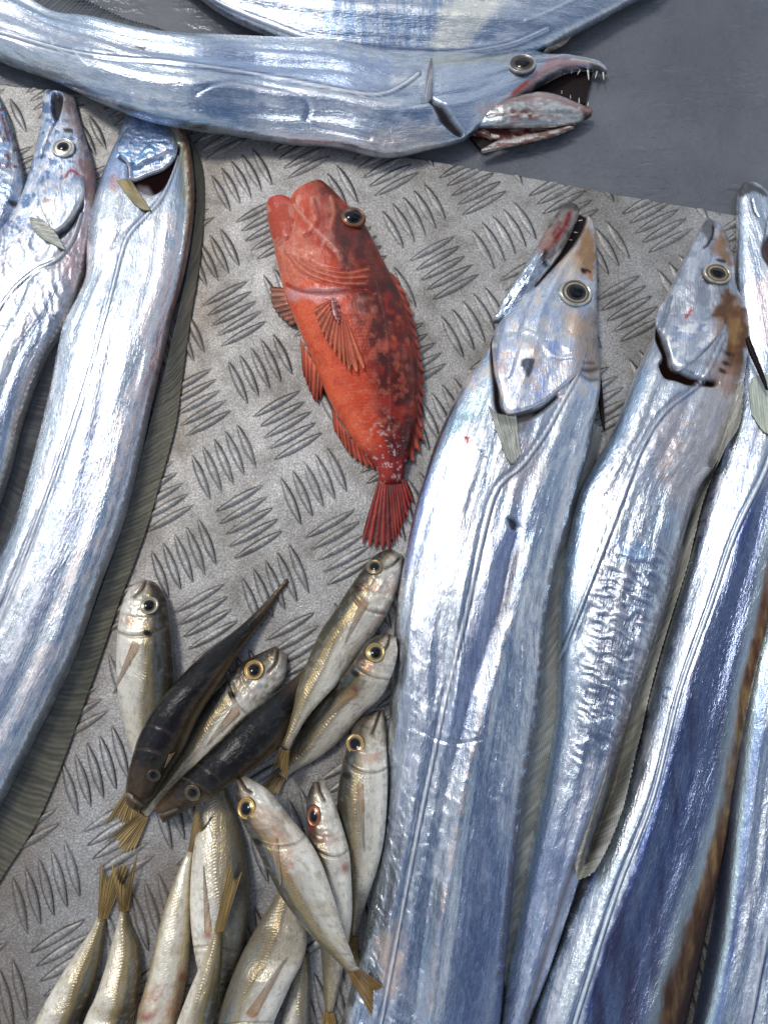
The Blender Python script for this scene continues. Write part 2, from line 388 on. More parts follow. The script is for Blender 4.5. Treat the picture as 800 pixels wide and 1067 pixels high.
def patch(name, poly, body, parent, mat, h_edge=3.5, h_mid=2.0, paint=None, rings=34, blend=None, bulge=0.0, thick=3.5):
    "plate lying on a body: closed outline in image points, blend = function giving 0..1 (1 = free raised edge)"
    ol = spline(poly, 170, True); c = ol.mean(0)
    r = np.linspace(0, 1, rings)**.8
    PX = c[0]+(ol[None, :, 0]-c[0])*r[:, None]; PY = c[1]+(ol[None, :, 1]-c[1])*r[:, None]
    q = body.on(PX, PY); Z = q[:, 2].reshape(PX.shape)
    for _ in range(6):
        Zp = np.pad(Z, ((1, 1), (0, 0)), mode='edge'); Z2 = (Zp[:-2]+Zp[2:]+np.roll(Z, 1, 1)+np.roll(Z, -1, 1))/4; Z2[0] = Z2[0].mean(); Z = Z2
    f = blend(PX, PY) if blend else 1.0
    off = h_mid*(1-r[:, None]**4)+h_edge*r[:, None]**4
    Z = Z+off*f-.5*(1-f)*np.ones_like(Z)-1.2*(1-f)*sstep(.8, 1, r)[:, None]+bulge*(1-r[:, None]**2)*f
    edge_round = sstep(.93, 1, r)[:, None]*1.3*f
    Z = Z-edge_round
    XY = at(PX, PY, Z); P = np.concatenate([XY, Z[..., None]], -1)
    sk = P[-1:].copy(); sk[..., 2] -= thick; P = np.concatenate([P, sk], 0)
    sh = P.shape[:2]
    class O: pass
    o = O(); o.px, o.py = np.vstack([PX, PX[-1:]]), np.vstack([PY, PY[-1:]])
    o.col = np.ones(sh+(3,))*.6; o.met = np.full(sh, .8); o.rgh = np.full(sh, .3); o.bmp = np.ones(sh); o.dz = np.zeros(sh)
    o.r = np.vstack([np.tile(r[:, None], (1, sh[1])), np.ones((1, sh[1]))])
    o.mix = lambda w, cc, met=None, rgh=None: Body.mix(o, w, cc, met, rgh)
    if paint: paint(o)
    if blend:
        from mathutils.kdtree import KDTree
        bx, by = body.px.ravel(), body.py.ravel(); near_ = np.where((bx > ol[:, 0].min()-4) & (bx < ol[:, 0].max()+4) & (by > ol[:, 1].min()-4) & (by < ol[:, 1].max()+4))[0]
        kd = KDTree(len(near_))
        for q_, k_ in enumerate(near_): kd.insert((bx[k_], by[k_], 0), q_)
        kd.balance()
        id_ = near_[[kd.find((x_, y_, 0))[1] for x_, y_ in zip(o.px.ravel(), o.py.ravel())]]
        fo = np.vstack([f, f[-1:]]); wq = sstep(.15, .95, fo+.5*(fbm(o.px/9, o.py/9, 2)-.5)); sh_ = o.px.shape
        o.col = body.col.reshape(-1, 3)[id_].reshape(sh_+(3,))*(1-wq[..., None])+o.col*wq[..., None]
        o.met = body.met.ravel()[id_].reshape(sh_)*(1-wq)+o.met*wq; o.rgh = body.rgh.ravel()[id_].reshape(sh_)*(1-wq)+o.rgh*wq
    P[..., 2] += o.dz*(1-o.r**6)
    uv = np.stack([o.px, o.py, o.px*0], -1)
    A = dict(col=o.col.reshape(-1, 3), met=o.met.ravel(), rgh=o.rgh.ravel(), bmp=o.bmp.ravel(), uvw=uv.reshape(-1, 3))
    return mesh_from(name, P.reshape(-1, 3), gridfaces(sh[0], sh[1], True), mat, parent, A)

def eye(body, parent, x, y, rx, ry=None, ang=0, pup=.46, ring=((.75, .72, .62), (.35, .3, .2), (.8, .8, .75)), dome=.45, pc=None, px_off=(0, 0), tilt=.7, up=0.):
    "eye (gold or silver disc with socket ring) > pupil"
    ry = ry or rx
    q = body.on([x, x+rx*.7, x-rx*.7, x, x], [y, y, y, y-ry*.7, y+ry*.7])
    ok = q[:, 2]
    c = q[0]; sc_ = 1.0*(CAM[2]-c[2])/D      # image to plan scale
    # tilt follows skin
    gx = (ok[1]-ok[2])/(1.4*rx*sc_); gy = (ok[3]-ok[4])/(1.4*ry*sc_)
    gx, gy = np.clip(gx, -.7, .7)*tilt, np.clip(gy, -.7, .7)*tilt; c = c+np.array([0, 0, up])
    def disc(name, R, par, mat, prof, colf=None, cx=0, cy=0, nr=26, na=56):
        r = np.linspace(0, 1, nr)[:, None]; a = np.linspace(0, 2*math.pi, na, endpoint=False)[None, :]
        lx, ly = r*np.cos(a)*rx*R*sc_, r*np.sin(a)*ry*R*sc_
        X = lx*math.cos(ang)-ly*math.sin(ang)+cx*sc_; Y = lx*math.sin(ang)+ly*math.cos(ang)+cy*sc_
        Z = c[2]+gx*X+gy*Y+prof(r)*rx*sc_+0*a
        P = np.stack([c[0]+X, c[1]+Y, Z], -1)
        A = None
        if colf is not None:
            C = colf(r+0*a, a+0*r)
            one = np.ones((nr, na)); A = dict(col=C.reshape(-1, 3), met=(one*.55).ravel(), rgh=(one*.22).ravel(), bmp=(one*.3).ravel(), uvw=np.stack([X*2, Y*2, one*0], -1).reshape(-1, 3))
        return mesh_from(name, P.reshape(-1, 3), gridfaces(nr, na, True), mat, par, A)
    c1, c2, c3 = map(np.array, ring)
    def colf(r, a):
        n = fbm(r*9+3, a*3.0+x, 5)[..., None]
        C = c1*(.45+1.0*n)*np.ones(r.shape+(1,))
        k = sstep(.60, .68, r)[..., None]*(1-sstep(.76, .82, r))[..., None]
        C = C*(1-k)+c2*k
        k = sstep(.80, .86, r)[..., None]; C = C*(1-k)+c3*(.4+.9*n)*k
        k = sstep(.93, .98, r)[..., None]; C = C*(1-k)+np.array((.03, .025, .02))*k
        k = 1-sstep(pup+.02, pup+.07, r)[..., None]; C = C*(1-k)+np.array((.05, .04, .03))*k
        return C
    prof = lambda r: dome*.42*(1-(r)**2)**1+.10*np.exp(-((r-.86)/.07)**2)+.08-.14*sstep(.94, 1, r)
    e = disc('eye', 1, parent, M_EYE, prof, colf)
    disc('pupil', pup*1.06, e, M_PUPIL, lambda r: dome*.42*(1-(r*pup)**2)+.045+.07*(1-r**2)-.10*sstep(.85, 1, r), cx=px_off[0], cy=px_off[1])
    return e
M_EYE = skin_mat('eye_iris', streak=(.3, .3), crink=.2, b1=.05, b2=.05, coat=.3, colvar=.12)

# ------------------------------------------------------------------ setting: deck and checker plate
def attr_free_noise(t, scale, detail=6, rough=.6, dist=0):
    tcn = nd(t, 'ShaderNodeTexCoord'); n = nd(t, 'ShaderNodeTexNoise'); n.inputs['Scale'].default_value = scale
    n.inputs['Detail'].default_value = detail; n.inputs['Roughness'].default_value = rough; n.inputs['Distortion'].default_value = dist
    t.links.new(tcn.outputs['Object'], n.inputs[0]); return n.outputs['Fac']
def ramp(t, f, stops):
    r = nd(t, 'ShaderNodeValToRGB'); e = r.color_ramp.elements
    while len(e) < len(stops): e.new(.5)
    for k, (p_, c) in enumerate(stops):
        e[k].position = p_; e[k].color = (c, c, c, 1) if not hasattr(c, '__len__') else tuple(c)+(1,)
    t.links.new(f, r.inputs[0]); return r.outputs[0]
def deck_mat():
    m, t, p = principled('painted_deck')
    a = attr_free_noise(t, 9, 6); b = attr_free_noise(t, 260, 5)
    cA = ramp(t, a, [(.35, (.10, .107, .122)), (.65, (.145, .152, .168))])
    cB = ramp(t, b, [(.25, .35), (.36, 1.0), (.7, 1.12)])
    mu = nd(t, 'ShaderNodeMix', data_type='RGBA', blend_type='MULTIPLY'); mu.inputs[0].default_value = .6
    t.links.new(cA, mu.inputs[6]); t.links.new(cB, mu.inputs[7]); t.links.new(mu.outputs[2], p.inputs['Base Color'])
    c = attr_free_noise(t, 16, 5, .6, .6)
    t.links.new(ramp(t, c, [(.36, .40), (.54, .2)]), p.inputs['Roughness'])
    tcn = nd(t, 'ShaderNodeTexCoord'); mp_ = nd(t, 'ShaderNodeMapping'); mp_.inputs['Scale'].default_value = (55, 130, 50); mp_.inputs['Rotation'].default_value = (0, 0, -.3)
    d = nd(t, 'ShaderNodeTexNoise'); d.inputs['Scale'].default_value = 1; d.inputs['Detail'].default_value = 3; d.inputs['Distortion'].default_value = .5
    t.links.new(tcn.outputs['Object'], mp_.inputs[0]); t.links.new(mp_.outputs[0], d.inputs[0])
    dm = math_n(t, 'MULTIPLY', d.outputs['Fac'], ramp(t, c, [(.42, .15), (.6, 1.)]))
    bu = nd(t, 'ShaderNodeBump'); bu.inputs['Strength'].default_value = .6; bu.inputs['Distance'].default_value = .003; t.links.new(dm, bu.inputs['Height'])
    b2 = nd(t, 'ShaderNodeBump'); b2.inputs['Strength'].default_value = .2; b2.inputs['Distance'].default_value = .0005; t.links.new(b, b2.inputs['Height']); t.links.new(bu.outputs[0], b2.inputs['Normal'])
    t.links.new(b2.outputs[0], p.inputs['Normal'])
    return m
def plate_mat():
    m, t, p = principled('worn_aluminium_plate')
    a = attr_free_noise(t, 14, 6, .65); b = attr_free_noise(t, 620, 4, .7); c = attr_free_noise(t, 45, 6, .7)
    sp = attr_free_noise(t, 1500, 2, .6)
    cA = ramp(t, a, [(.3, (.20, .184, .165)), (.5, (.335, .325, .31)), (.7, (.44, .435, .43))])
    cB = ramp(t, b, [(.3, .5), (.5, .92), (.62, 1.4)])
    mu = nd(t, 'ShaderNodeMix', data_type='RGBA', blend_type='MULTIPLY'); mu.inputs[0].default_value = .85
    t.links.new(cA, mu.inputs[6]); t.links.new(cB, mu.inputs[7])
    mu2 = nd(t, 'ShaderNodeMix', data_type='RGBA', blend_type='MULTIPLY'); mu2.inputs[0].default_value = .7
    t.links.new(mu.outputs[2], mu2.inputs[6]); t.links.new(ramp(t, c, [(.32, (.66, .62, .57)), (.5, (1, 1, 1)), (.7, (1.15, 1.15, 1.15))]), mu2.inputs[7])
    g = nd(t, 'ShaderNodeMix', data_type='RGBA'); ln_ = ramp(t, math_n(t, 'ADD', math_n(t, 'MULTIPLY', math_n(t, 'ADD', attr(t, 'edge_d'), math_n(t, 'MULTIPLY', math_n(t, 'SUBTRACT', b, .5), 1.2)), .125), .5), [(.28, 0.), (.40, .12), (.475, 1.), (.525, 1.), (.60, .25), (.75, 0.)]); t.links.new(math_n(t, 'MULTIPLY', attr(t, 'grime_shade'), ln_), g.inputs[0]); t.links.new(mu2.outputs[2], g.inputs[6]); g.inputs[7].default_value = (.035, .030, .026, 1)
    g3 = nd(t, 'ShaderNodeMix', data_type='RGBA'); t.links.new(attr(t, 'stain'), g3.inputs[0]); t.links.new(g.outputs[2], g3.inputs[6]); g3.inputs[7].default_value = (.14, .09, .05, 1)
    t.links.new(g3.outputs[2], p.inputs['Base Color'])
    t.links.new(ramp(t, c, [(.3, .55), (.7, .34)]), p.inputs['Roughness'])
    p.inputs['Metallic'].default_value = .5
    bu = nd(t, 'ShaderNodeBump'); bu.inputs['Strength'].default_value = .55; bu.inputs['Distance'].default_value = .0006; t.links.new(b, bu.inputs['Height'])
    b2 = nd(t, 'ShaderNodeBump'); b2.inputs['Strength'].default_value = .5; b2.inputs['Distance'].default_value = .0003; t.links.new(sp, b2.inputs['Height']); t.links.new(bu.outputs[0], b2.inputs['Normal'])
    t.links.new(b2.outputs[0], p.inputs['Normal'])
    return m
def structure(o): o['kind'] = 'structure'; return o
_n = 61
gx, gy = np.meshgrid(np.linspace(-1500, 1500, _n), np.linspace(-1500, 1500, _n), indexing='ij')
V = np.stack([gx, gy, -6+1.2*(fbm(gx/160, gy/160, 3)-.5)], -1)
structure(mesh_from('deck', V.reshape(-1, 3), gridfaces(_n, _n), deck_mat()))

# lattice of the raised bars: cell centres measured on the photo, mapped to the plate plane
LP = [((0,0),(251,189)),((2,0),(433,225)),((3,0),(524,241)),((3,1),(492,337)),((1,2),(269,383)),((1,3),(231,481)),((1,4),(196,578)),((2,3),(327,507)),((2,4),(287,604)),
      ((1,6),(98,803)),((1,7),(50,927)),((2.5,.5),(462,281)),((4.5,.5),(657,322)),((.5,1.5),(246,326)),((1.5,2.5),(299,443)),((1.5,3.5),(259,544)),((2.5,3.5),(353,574)),((1.5,6.5),(128,880)),((1.5,7.5),(66,1003))]
Lc = np.array([p_[0] for p_ in LP], float); Li = np.array([p_[1] for p_ in LP], float)
e_1 = Lc[:, 0]-Lc[:, 1]; e_2 = Lc[:, 0]+Lc[:, 1]
Xp = at(Li[:, 0], Li[:, 1], 0)
def basis(x, y): x, y = x/400, y/400; return np.stack([1+0*x, x, y, x*x, x*y, y*y], -1)
reg = np.diag([0, 0, 0, .02, .02, .02])*3
Bm = basis(Xp[:, 0], Xp[:, 1]); coef = np.linalg.solve(Bm.T@Bm+reg, Bm.T@np.c_[e_1, e_2])
def plate_edge(x):
    return np.interp(x, [-200, 0, 60, 110, 250, 430, 550, 640, 770, 1000], [66, 88, 95, 104, 132, 165, 185, 203, 225, 262])
nx, ny = 900, 1020
ix = np.linspace(-90, 890, nx); tt = np.linspace(0, 1, ny)
PX = np.tile(ix[:, None], (1, ny)); y0 = plate_edge(ix)+1.5*(fbm(ix/18, ix*0, 4)-.5)
PY = y0[:, None]+(1160-y0[:, None])*tt[None, :]
Q = at(PX, PY, 0); q1 = basis(Q[..., 0], Q[..., 1])@coef; c1, c2 = q1[..., 0], q1[..., 1]
i1, i2 = np.round(c1), np.round(c2); f1, f2 = c1-i1, c2-i2
par = ((i1+i2) % 2) == 0
al = np.where(par, f2, f1); ac = np.where(par, f1, f2)      # along bar, across bars
al = al+np.where(par, .10*f1, -.02*f2)
k = np.clip(np.round(ac/.186), -2, 2); da = ac-k*.186
da = da-np.where(par, .0, .0)*al
al = al+.03*(_h(i1*7+k, i2*5+k, 11)-.5)
hw = .056; half = .375*(1+.06*(_h(i1*3+k, i2, 5)-.5))
lens = hw*(1-(al/half)**2)
dd = (np.abs(da)-lens)*75                              # ~ distance in layout units, negative inside
rise = 1.6*sstep(-.3, 2.6, -dd)+.25*fbm(Q[..., 0]/6, Q[..., 1]/6, 8, 3)
rise = np.where(np.abs(al) > half, .25*fbm(Q[..., 0]/6, Q[..., 1]/6, 8, 3), rise)
near = np.abs(al) < half*1.02
wear = fbm(Q[..., 0]/25, Q[..., 1]/25, 21, 3)
side = np.where(par, da, -da)     # dirt line, with shade painted in along one side of each bar
grime_shade = np.where(near, np.clip(.35+1.1*wear, 0, 1)*np.where(side > 0, 1.0, .75), 0)*(1-.35*sstep(.9, 1.0, np.abs(al)/half))
edge_d = np.clip(dd, -6, 6)*np.where(side > 0, .72, 1.15)  # outline also widened on the side painted as shaded
dpile = spot(PX, PY, 160, 920, 35, 45, 0, .8)*.5+spot(PX, PY, 300, 740, 50, 30, 0, .8)*.3
dpile += .35*np.exp(-((PX-plate_edge(0)*0-np.interp(PY, [160, 400, 560, 760, 920], [225, 195, 150, 75, 10]))/26)**2)*(PY > 150)
stain = np.clip(dpile*(.4+1.2*wear), 0, .7)
P = np.concatenate([Q, rise[..., None]], -1)
sk = P[:, :1].copy(); sk[..., 2] = -5.5; sk2 = P[:, -1:].copy(); sk2[..., 2] = -5.5
P = np.concatenate([sk, P, sk2], 1); pad = lambda a: np.concatenate([a[:, :1], a, a[:, -1:]], 1)
structure(mesh_from('checker_plate', P.reshape(-1, 3), gridfaces(nx, ny+2), plate_mat(), None, dict(grime_shade=pad(grime_shade).ravel(), stain=pad(stain).ravel(), edge_d=pad(edge_d).ravel())))

#PART2
# ------------------------------------------------------------------ ribbon fishes (cutlassfish)
WHITE, LILAC, BLUE, NAVY, PINK, OCHRE, BROWN, DARK = (.86, .87, .90), (.55, .58, .82), (.36, .46, .74), (.10, .15, .36), (.80, .70, .68), (.50, .27, .08), (.16, .07, .03), (.02, .014, .014)
GT = [('G', 0)]
def silver(b, seed=0, blue=.5, pink=.4, flute=1.6, wrinkle=.5, base=(.70, .73, .80), met=.97, rgh=.25):
    base = (base[0]*.88, base[1]*.92, base[2]*.885)
    X = b.U*b.W/2; Y = b.Sg
    b.col[:] = base; b.met[:] = met; b.rgh[:] = rgh
    n1 = fbm(X/17+seed, Y/150+seed*3, seed); n2 = fbm(X/11+seed*2, Y/90, seed+50); n3 = fbm(X/8, Y/16, seed+90)
    b.mix(sstep(.46, .66, n1)*blue*.8, (.30, .42, .56)); b.mix(sstep(.54, .70, n2)*pink, (.76, .70, .69))
    b.mix(sstep(.46, .56, n3)*sstep(.45, .65, n2)*.6, (.80, .82, .85), .7, .36)
    n4 = fbm(X/2.6, Y/16, seed+33); b.mix(sstep(.56, .72, n4)*.55, (.36, .40, .48)); n6 = fbm(X/5, Y/260, seed+35, 3); b.mix(sstep(.52, .66, n6)*.4, (.30, .34, .46))
    b.dz += flute*3.4*(fbm(X/26+seed, Y/330+seed, seed+5, 3)-.5)*2
    b.dz += wrinkle*.55*(fbm(X/7, Y/13, seed+6, 3)-.5)*2
    b.dz += 1.1*flute*(fbm(X/60, Y/70, seed+16, 2)-.5)*2
def lateral(b, pts, c=(.75, .77, .80), wd=1.5, groove=.9):
    d, _ = dline(b.px, b.py, pts, 60)
    calm = np.exp(-(d/7)**2); b.dz *= 1-.6*calm
    b.dz += 1.1*np.exp(-(d/1.2)**2)-groove*np.exp(-((d-3.0)/1.1)**2)
    b.mix(np.exp(-(d/(wd*.8))**2)*.9, c, .35, .35); b.mix(np.exp(-((d-2.6)/.9)**2)*.8, (.13, .16, .24)); b.bmp *= 1-.7*calm
def foldlines(b, n, seed, region=None, depth=1.0, lx=26, ly=5, ang=.5, dark=.25):
    "crinkled foil-like skin"
    X = b.U*b.W/2; Y = b.Sg; c, s_ = math.cos(ang), math.sin(ang)
    x2, y2 = X*c+Y*s_, -X*s_+Y*c
    wx = fbm(X/14, Y/14, seed+1, 3)*16
    r = 1-np.abs(fbm((x2+wx)/lx, (y2+wx*.6)/ly, seed, 2)*2-1)*3.2
    r = np.clip(r, 0, 1)
    m = 1 if region is None else region
    b.dz += .55*depth*r*m
    b.mix(np.clip(1-r*1.5, 0, 1)*dark*m, (.16, .18, .25))
def line_mark(b, pts, wd, c, a=1., dz=0., met=None):
    d, _ = dline(b.px, b.py, pts, 30); g = np.exp(-(d/wd)**2)
    b.mix(g*a, c, met); b.dz += dz*g
def area(b, pts, c, a=1., soft=4., met=None, rgh=None, noise=0., seed=3, dz=0.):
    d = sdpoly(b.px, b.py, pts)
    if noise: d = d+noise*(fbm(b.px/7, b.py/7, seed, 4)-.5)*2
    g = 1-sstep(-soft, soft, d); b.mix(g*a, c, met, rgh)
    if dz: b.dz += dz*g
    return g
def rootloc(st):
    s_ = np.asarray(st); m_ = s_[len(s_)//2]
    q = at((m_[0]+m_[2])/2, (m_[1]+m_[3])/2, 0); return (float(q[0]), float(q[1]), 0)
def tooth(par, x, y, z, dx, dy, L, r=1.1):
    "curved fang leaning along image direction dx,dy"
    L = L*.78; r = r*.8
    n, m = 7, 8; P = np.zeros((n, m, 3)); a = np.linspace(0, 2*math.pi, m, endpoint=False)
    d = np.array([dx, dy])/math.hypot(dx, dy)
    for i in range(n):
        t = i/(n-1); cx = x+d[0]*L*t; cy = y+d[1]*L*t; rr = r*(1-t)**.7+.05
        q = at(cx, cy, z+2*math.sin(t*2)); P[i, :, 0] = q[0]+np.cos(a)*rr; P[i, :, 1] = q[1]+np.sin(a)*rr*.9; P[i, :, 2] = z+2*math.sin(t*2)+np.sin(a)*rr*.6
    return mesh_from('tooth', P.reshape(-1, 3), gridfaces(n, m, True), M_TOOTH, par)
BIG = 'long silver ribbon fish'

def blade(name, ol, z0, z1, par, mat, paint=None, n=60, m=14, bow=1.5):
    "small closed strip (jaw bones, flaps): ol = stations"
    L0 = spline(np.asarray(ol, float), n); u = np.linspace(-1, 1, m)
    PX = L0[:, None, 0]*((1-u)/2)+L0[:, None, 2]*((1+u)/2); PY = L0[:, None, 1]*((1-u)/2)+L0[:, None, 3]*((1+u)/2)
    Z = np.interp(np.linspace(0, 1, n), np.linspace(0, 1, len(z0)), z0)[:, None]+bow*np.sqrt(np.clip(1-u**2, 0, 1))[None, :]
    P = np.concatenate([at(PX, PY, Z), Z[..., None]], -1); Pb = P[:, ::-1].copy(); Pb[..., 2] -= z1
    V = np.concatenate([P, Pb], 1)
    class O: pass
    o = O(); o.px, o.py = np.concatenate([PX, PX[:, ::-1]], 1), np.concatenate([PY, PY[:, ::-1]], 1); sh = o.px.shape
    o.col = np.ones(sh+(3,))*.5; o.met = np.full(sh, .5); o.rgh = np.full(sh, .3); o.dz = np.zeros(sh)
    o.mix = lambda w, cc, met=None, rgh=None: Body.mix(o, w, cc, met, rgh)
    if paint: paint(o)
    A = dict(col=o.col.reshape(-1, 3), met=o.met.ravel(), rgh=o.rgh.ravel(), bmp=np.ones(sh).ravel(), uvw=np.stack([o.px, o.py, o.px*0], -1).reshape(-1, 3))
    return mesh_from(name, V.reshape(-1, 3), gridfaces(sh[0], sh[1], True), mat, par, A)

# ---- left edge fish
st = [(-14, 92, -2, 96), (-24, 112, 7, 116), (-34, 140, 15, 143), (-44, 165, 22, 168), (-50, 190, 26, 192), (-58, 215, 21, 218), (-66, 240, 8, 242), (-80, 270, -6, 268), (-95, 310, -24, 306), (-110, 350, -45, 346)]
r = thing('ribbon_fish', 'strip of a scuffed silver ribbon fish head cut by the left edge', 'fish', 'silver ribbon fish', rootloc(st))
b = Body(st, [8, 16, 22, 24, 24, 24], eq=.4); silver(b, 4, .8, .3, 1, 1.2)
n_ = fbm(b.px/6, b.py/9, 5); b.mix(sstep(.5, .6, n_)*.7, (.25, .38, .62)); b.mix(sstep(.56, .66, fbm(b.px/5, b.py/6, 15))*(b.py < 175), (.18, .10, .08), .3)
line_mark(b, [(2, 120), (6, 135), (9, 146)], 2, (.2, .03, .02), .9)
area(b, [(10, 208), (22, 212), (20, 217), (10, 214)], DARK, .9, 2)
foldlines(b, 1, 7, None, 1.2, 20, 5, .2)
b.build('body', M_SILVER, r)

# ---- second from left: open tip, round white-ringed eye
st = [(50, 93, 74, 99), (46, 98, 79, 104), (45, 112, 82, 118), (43, 130, 87, 137), (38, 155, 94, 160), (32, 180, 100, 184), (25, 203, 101, 207), (14, 227, 97, 238), (-4, 252, 92, 266), (-30, 290, 84, 302), (-52, 330, 70, 340), (-70, 370, 50, 372), (-84, 410, 34, 412), (-95, 450, 21, 452), (-105, 500, 9, 500), (-115, 550, -8, 548), (-125, 600, -24, 596)]
r = thing('ribbon_fish', 'silver ribbon fish with parted jaws and a white-ringed eye, second from the left edge', 'fish', 'silver ribbon fish', rootloc(st))
b = Body(st, [10, 20, 26, 30, 32, 34, 34, 34, 32], eq=.4, ends=(6, 20)); silver(b, 9, .5, .8, 1.3, .6)
hd = b.py < 230
head = 1-sstep(215, 255, b.py+.35*(b.px-60))
b.mix(head*.75, (.46, .55, .72), .75, .3)
nz = fbm(b.px/6, b.py/7, 61); b.mix(head*sstep(.5, .62, nz)*.8, (.80, .78, .78), .5)
b.mix(head*sstep(.55, .64, fbm(b.px/5, b.py/6, 71))*.9, (.12, .20, .36), .6)
area(b, [(66, 96), (80, 104), (86, 128), (90, 150), (100, 180), (100, 205), (92, 215), (88, 190), (82, 150), (72, 126), (64, 118)], (.30, .19, .14), .75, 6, .3, noise=8)
area(b, [(76, 160), (98, 178), (102, 205), (92, 222), (84, 200), (80, 180)], (.26, .13, .11), .6, 7, .2, noise=9, seed=13)
area(b, [(88, 215), (98, 225), (96, 260), (86, 290), (74, 300), (66, 270), (78, 240)], (.62, .40, .38), .6, 8, .4, noise=8)
for p_ in [[(54, 200), (68, 202), (76, 198)], [(68, 185), (74, 178), (82, 182)], [(60, 206), (64, 210)]]: line_mark(b, p_, 1.6, (.35, .04, .03), .9)
area(b, [(57, 96), (65, 100), (64, 112), (60, 124), (55, 118), (54, 104)], DARK, .95, 1.6, .1, dz=-5)
line_mark(b, [(60, 122), (52, 138), (46, 152), (43, 164)], 1.0, DARK, .8, -1.5)
area(b, [(66, 134), (74, 133), (76, 137), (69, 138)], DARK, .9, 1.2, 0)
area(b, [(86, 208), (84, 222), (70, 242), (57, 250), (58, 241), (70, 232), (82, 214)], DARK, .97, 2.2, .05, dz=-6)
foldlines(b, 1, 27, sstep(225, 245, b.py)*(1-sstep(330, 370, b.py)), 1.7, 30, 6, 1.1, .4)
lateral(b, [(84, 222), (76, 248), (60, 270), (36, 282), (15, 300), (0, 320), (-20, 345)], (.6, .62, .6))
d, t_ = dline(b.px, b.py, [(100, 210), (94, 250), (88, 285), (68, 335), (46, 370), (32, 402), (20, 440), (8, 490), (-10, 545)])
b.mix(np.exp(-((d-3)/2.2)**2)*.8, (.30, .22, .15), .2); b.dz += 1.2*np.exp(-(d/3)**2)*np.sin(t_*330)
b.build('body', M_SILVER, r)
patch('gill_cover', [(46, 168), (62, 160), (80, 172), (88, 190), (84, 210), (71, 231), (57, 241), (50, 232), (42, 214), (38, 192)], b, r, M_SILVER, 3.4, 2.4,
      lambda o: (o.mix(np.ones(o.px.shape), (.50, .58, .70), .75, .32), o.mix(sstep(.45, .6, fbm(o.px/6, o.py/9, 8)), (.84, .82, .80), .45, .4), o.mix(sstep(.58, .72, fbm(o.px/4, o.py/7, 18))*.7, (.34, .22, .18), .4), o.mix(sstep(.9, 1, o.r), (.85, .85, .82)), o.dz.__iadd__(1.2*fbm(o.px/3, o.py/12, 3))) and None,
      blend=lambda x, y: sstep(180, 212, y+.1*x))
eye(b, r, 67, 155, 14, 14, 0, .46, ring=((.80, .78, .70), (.40, .36, .28), (.82, .84, .84)))
fin('pectoral_fin', [(31, 226), (34, 238), (42, 248)], [(46, 229), (60, 244), (70, 262)], r, z0=30, z1=2, c0=(.30, .32, .28), c1=(.46, .46, .40), rays=8, on_top=True, met=.3, rib=.8, jag=.05, dark=.35)
fin('dorsal_fin', [(62, 348), (48, 372), (34, 404), (20, 444), (8, 492), (-10, 548)], [(70, 350), (59, 392), (48, 430), (37, 480), (22, 530), (0, 580)], r, z0=10, z1=3, c0=(.05, .055, .06), c1=(.10, .10, .095), rays=70, dark=.7, slant=4, met=.15)

# ---- big left fish, olive fin
st = [(138, 96, 166, 94), (135, 106, 180, 104), (131, 122, 190, 124), (124, 146, 197, 148), (116, 164, 201, 170), (106, 190, 203, 198), (96, 225, 201, 232), (92, 262, 196, 268), (91, 290, 188, 300), (82, 314, 179, 330), (68, 343, 172, 362), (56, 400, 162, 404), (40, 470, 148, 468), (20, 540, 130, 540), (-2, 590, 104, 612), (-26, 640, 76, 690), (-50, 700, 36, 772), (-76, 770, -2, 845), (-100, 830, -40, 915), (-115, 870, -75, 960)]
r = thing('ribbon_fish', 'silver ribbon fish with a wide olive fin, its snout tucked under the crosswise fish', 'fish', 'silver ribbon fish', rootloc(st))
b = Body(st, [14, 24, 32, 38, 42, 44, 44, 44, 44, 42, 40, 36], p=2.7, eq=.38, ends=(8, 30)); silver(b, 17, .55, .35, 1.2, .35, base=(.76, .78, .85))
X = b.U*b.W/2
b.mix(sstep(-.1, .25, b.U)*(1-sstep(.3, .5, b.U))*sstep(.45, .6, fbm(b.U*3, b.Sg/8, 3)+.1)*.5*(b.py > 240), (.45, .47, .62), .85)
b.mix(sstep(.45, .55, b.U)*(1-sstep(.84, .9, b.U))*.7*sstep(.4, .6, fbm(b.U*7, b.Sg/16, 4))*(b.py > 220), (.84, .76, .74), .75)
head = 1-sstep(190, 205, b.py)
b.mix(head*.8, (.30, .40, .60), .8, .25)
area(b, [(176, 104), (194, 130), (204, 170), (206, 230), (196, 240), (186, 180), (180, 150), (172, 120)], (.42, .38, .20), .75, 6, .4, noise=7)
e_, t_ = dline(b.px, b.py, [(182, 120), (194, 150), (199, 180), (200, 215), (193, 262), (181, 322), (167, 385), (160, 405), (146, 462), (127, 535), (100, 612), (72, 688), (33, 768), (-5, 840)])
b.mix(np.exp(-((e_)/3.2)**2)*.9*(b.py < 420), (.20, .08, .04), .15, .5); b.mix(np.exp(-((e_-3)/1.6)**2)*.6*(fbm(b.px/4, b.py/4, 3) > .5), (.10, .08, .07), .2)
b.mix(np.exp(-((e_-1)/2.2)**2)*.6*(b.py > 420), (.20, .22, .28), .5); b.dz += 1.2*np.exp(-(e_/2.4)**2)*(1+.8*np.sin(t_*500)); b.dz -= 1.6*np.exp(-((e_-8)/4)**2)
b.mix(np.exp(-((e_-9)/3.5)**2)*.55*(b.py > 380), (.25, .28, .38), .8)
lateral(b, [(184, 160), (180, 178), (168, 206), (148, 228), (134, 244), (126, 265), (120, 290), (106, 345), (90, 398), (66, 470), (41, 539), (18, 600), (-2, 652)], (.62, .66, .68), 1.3)
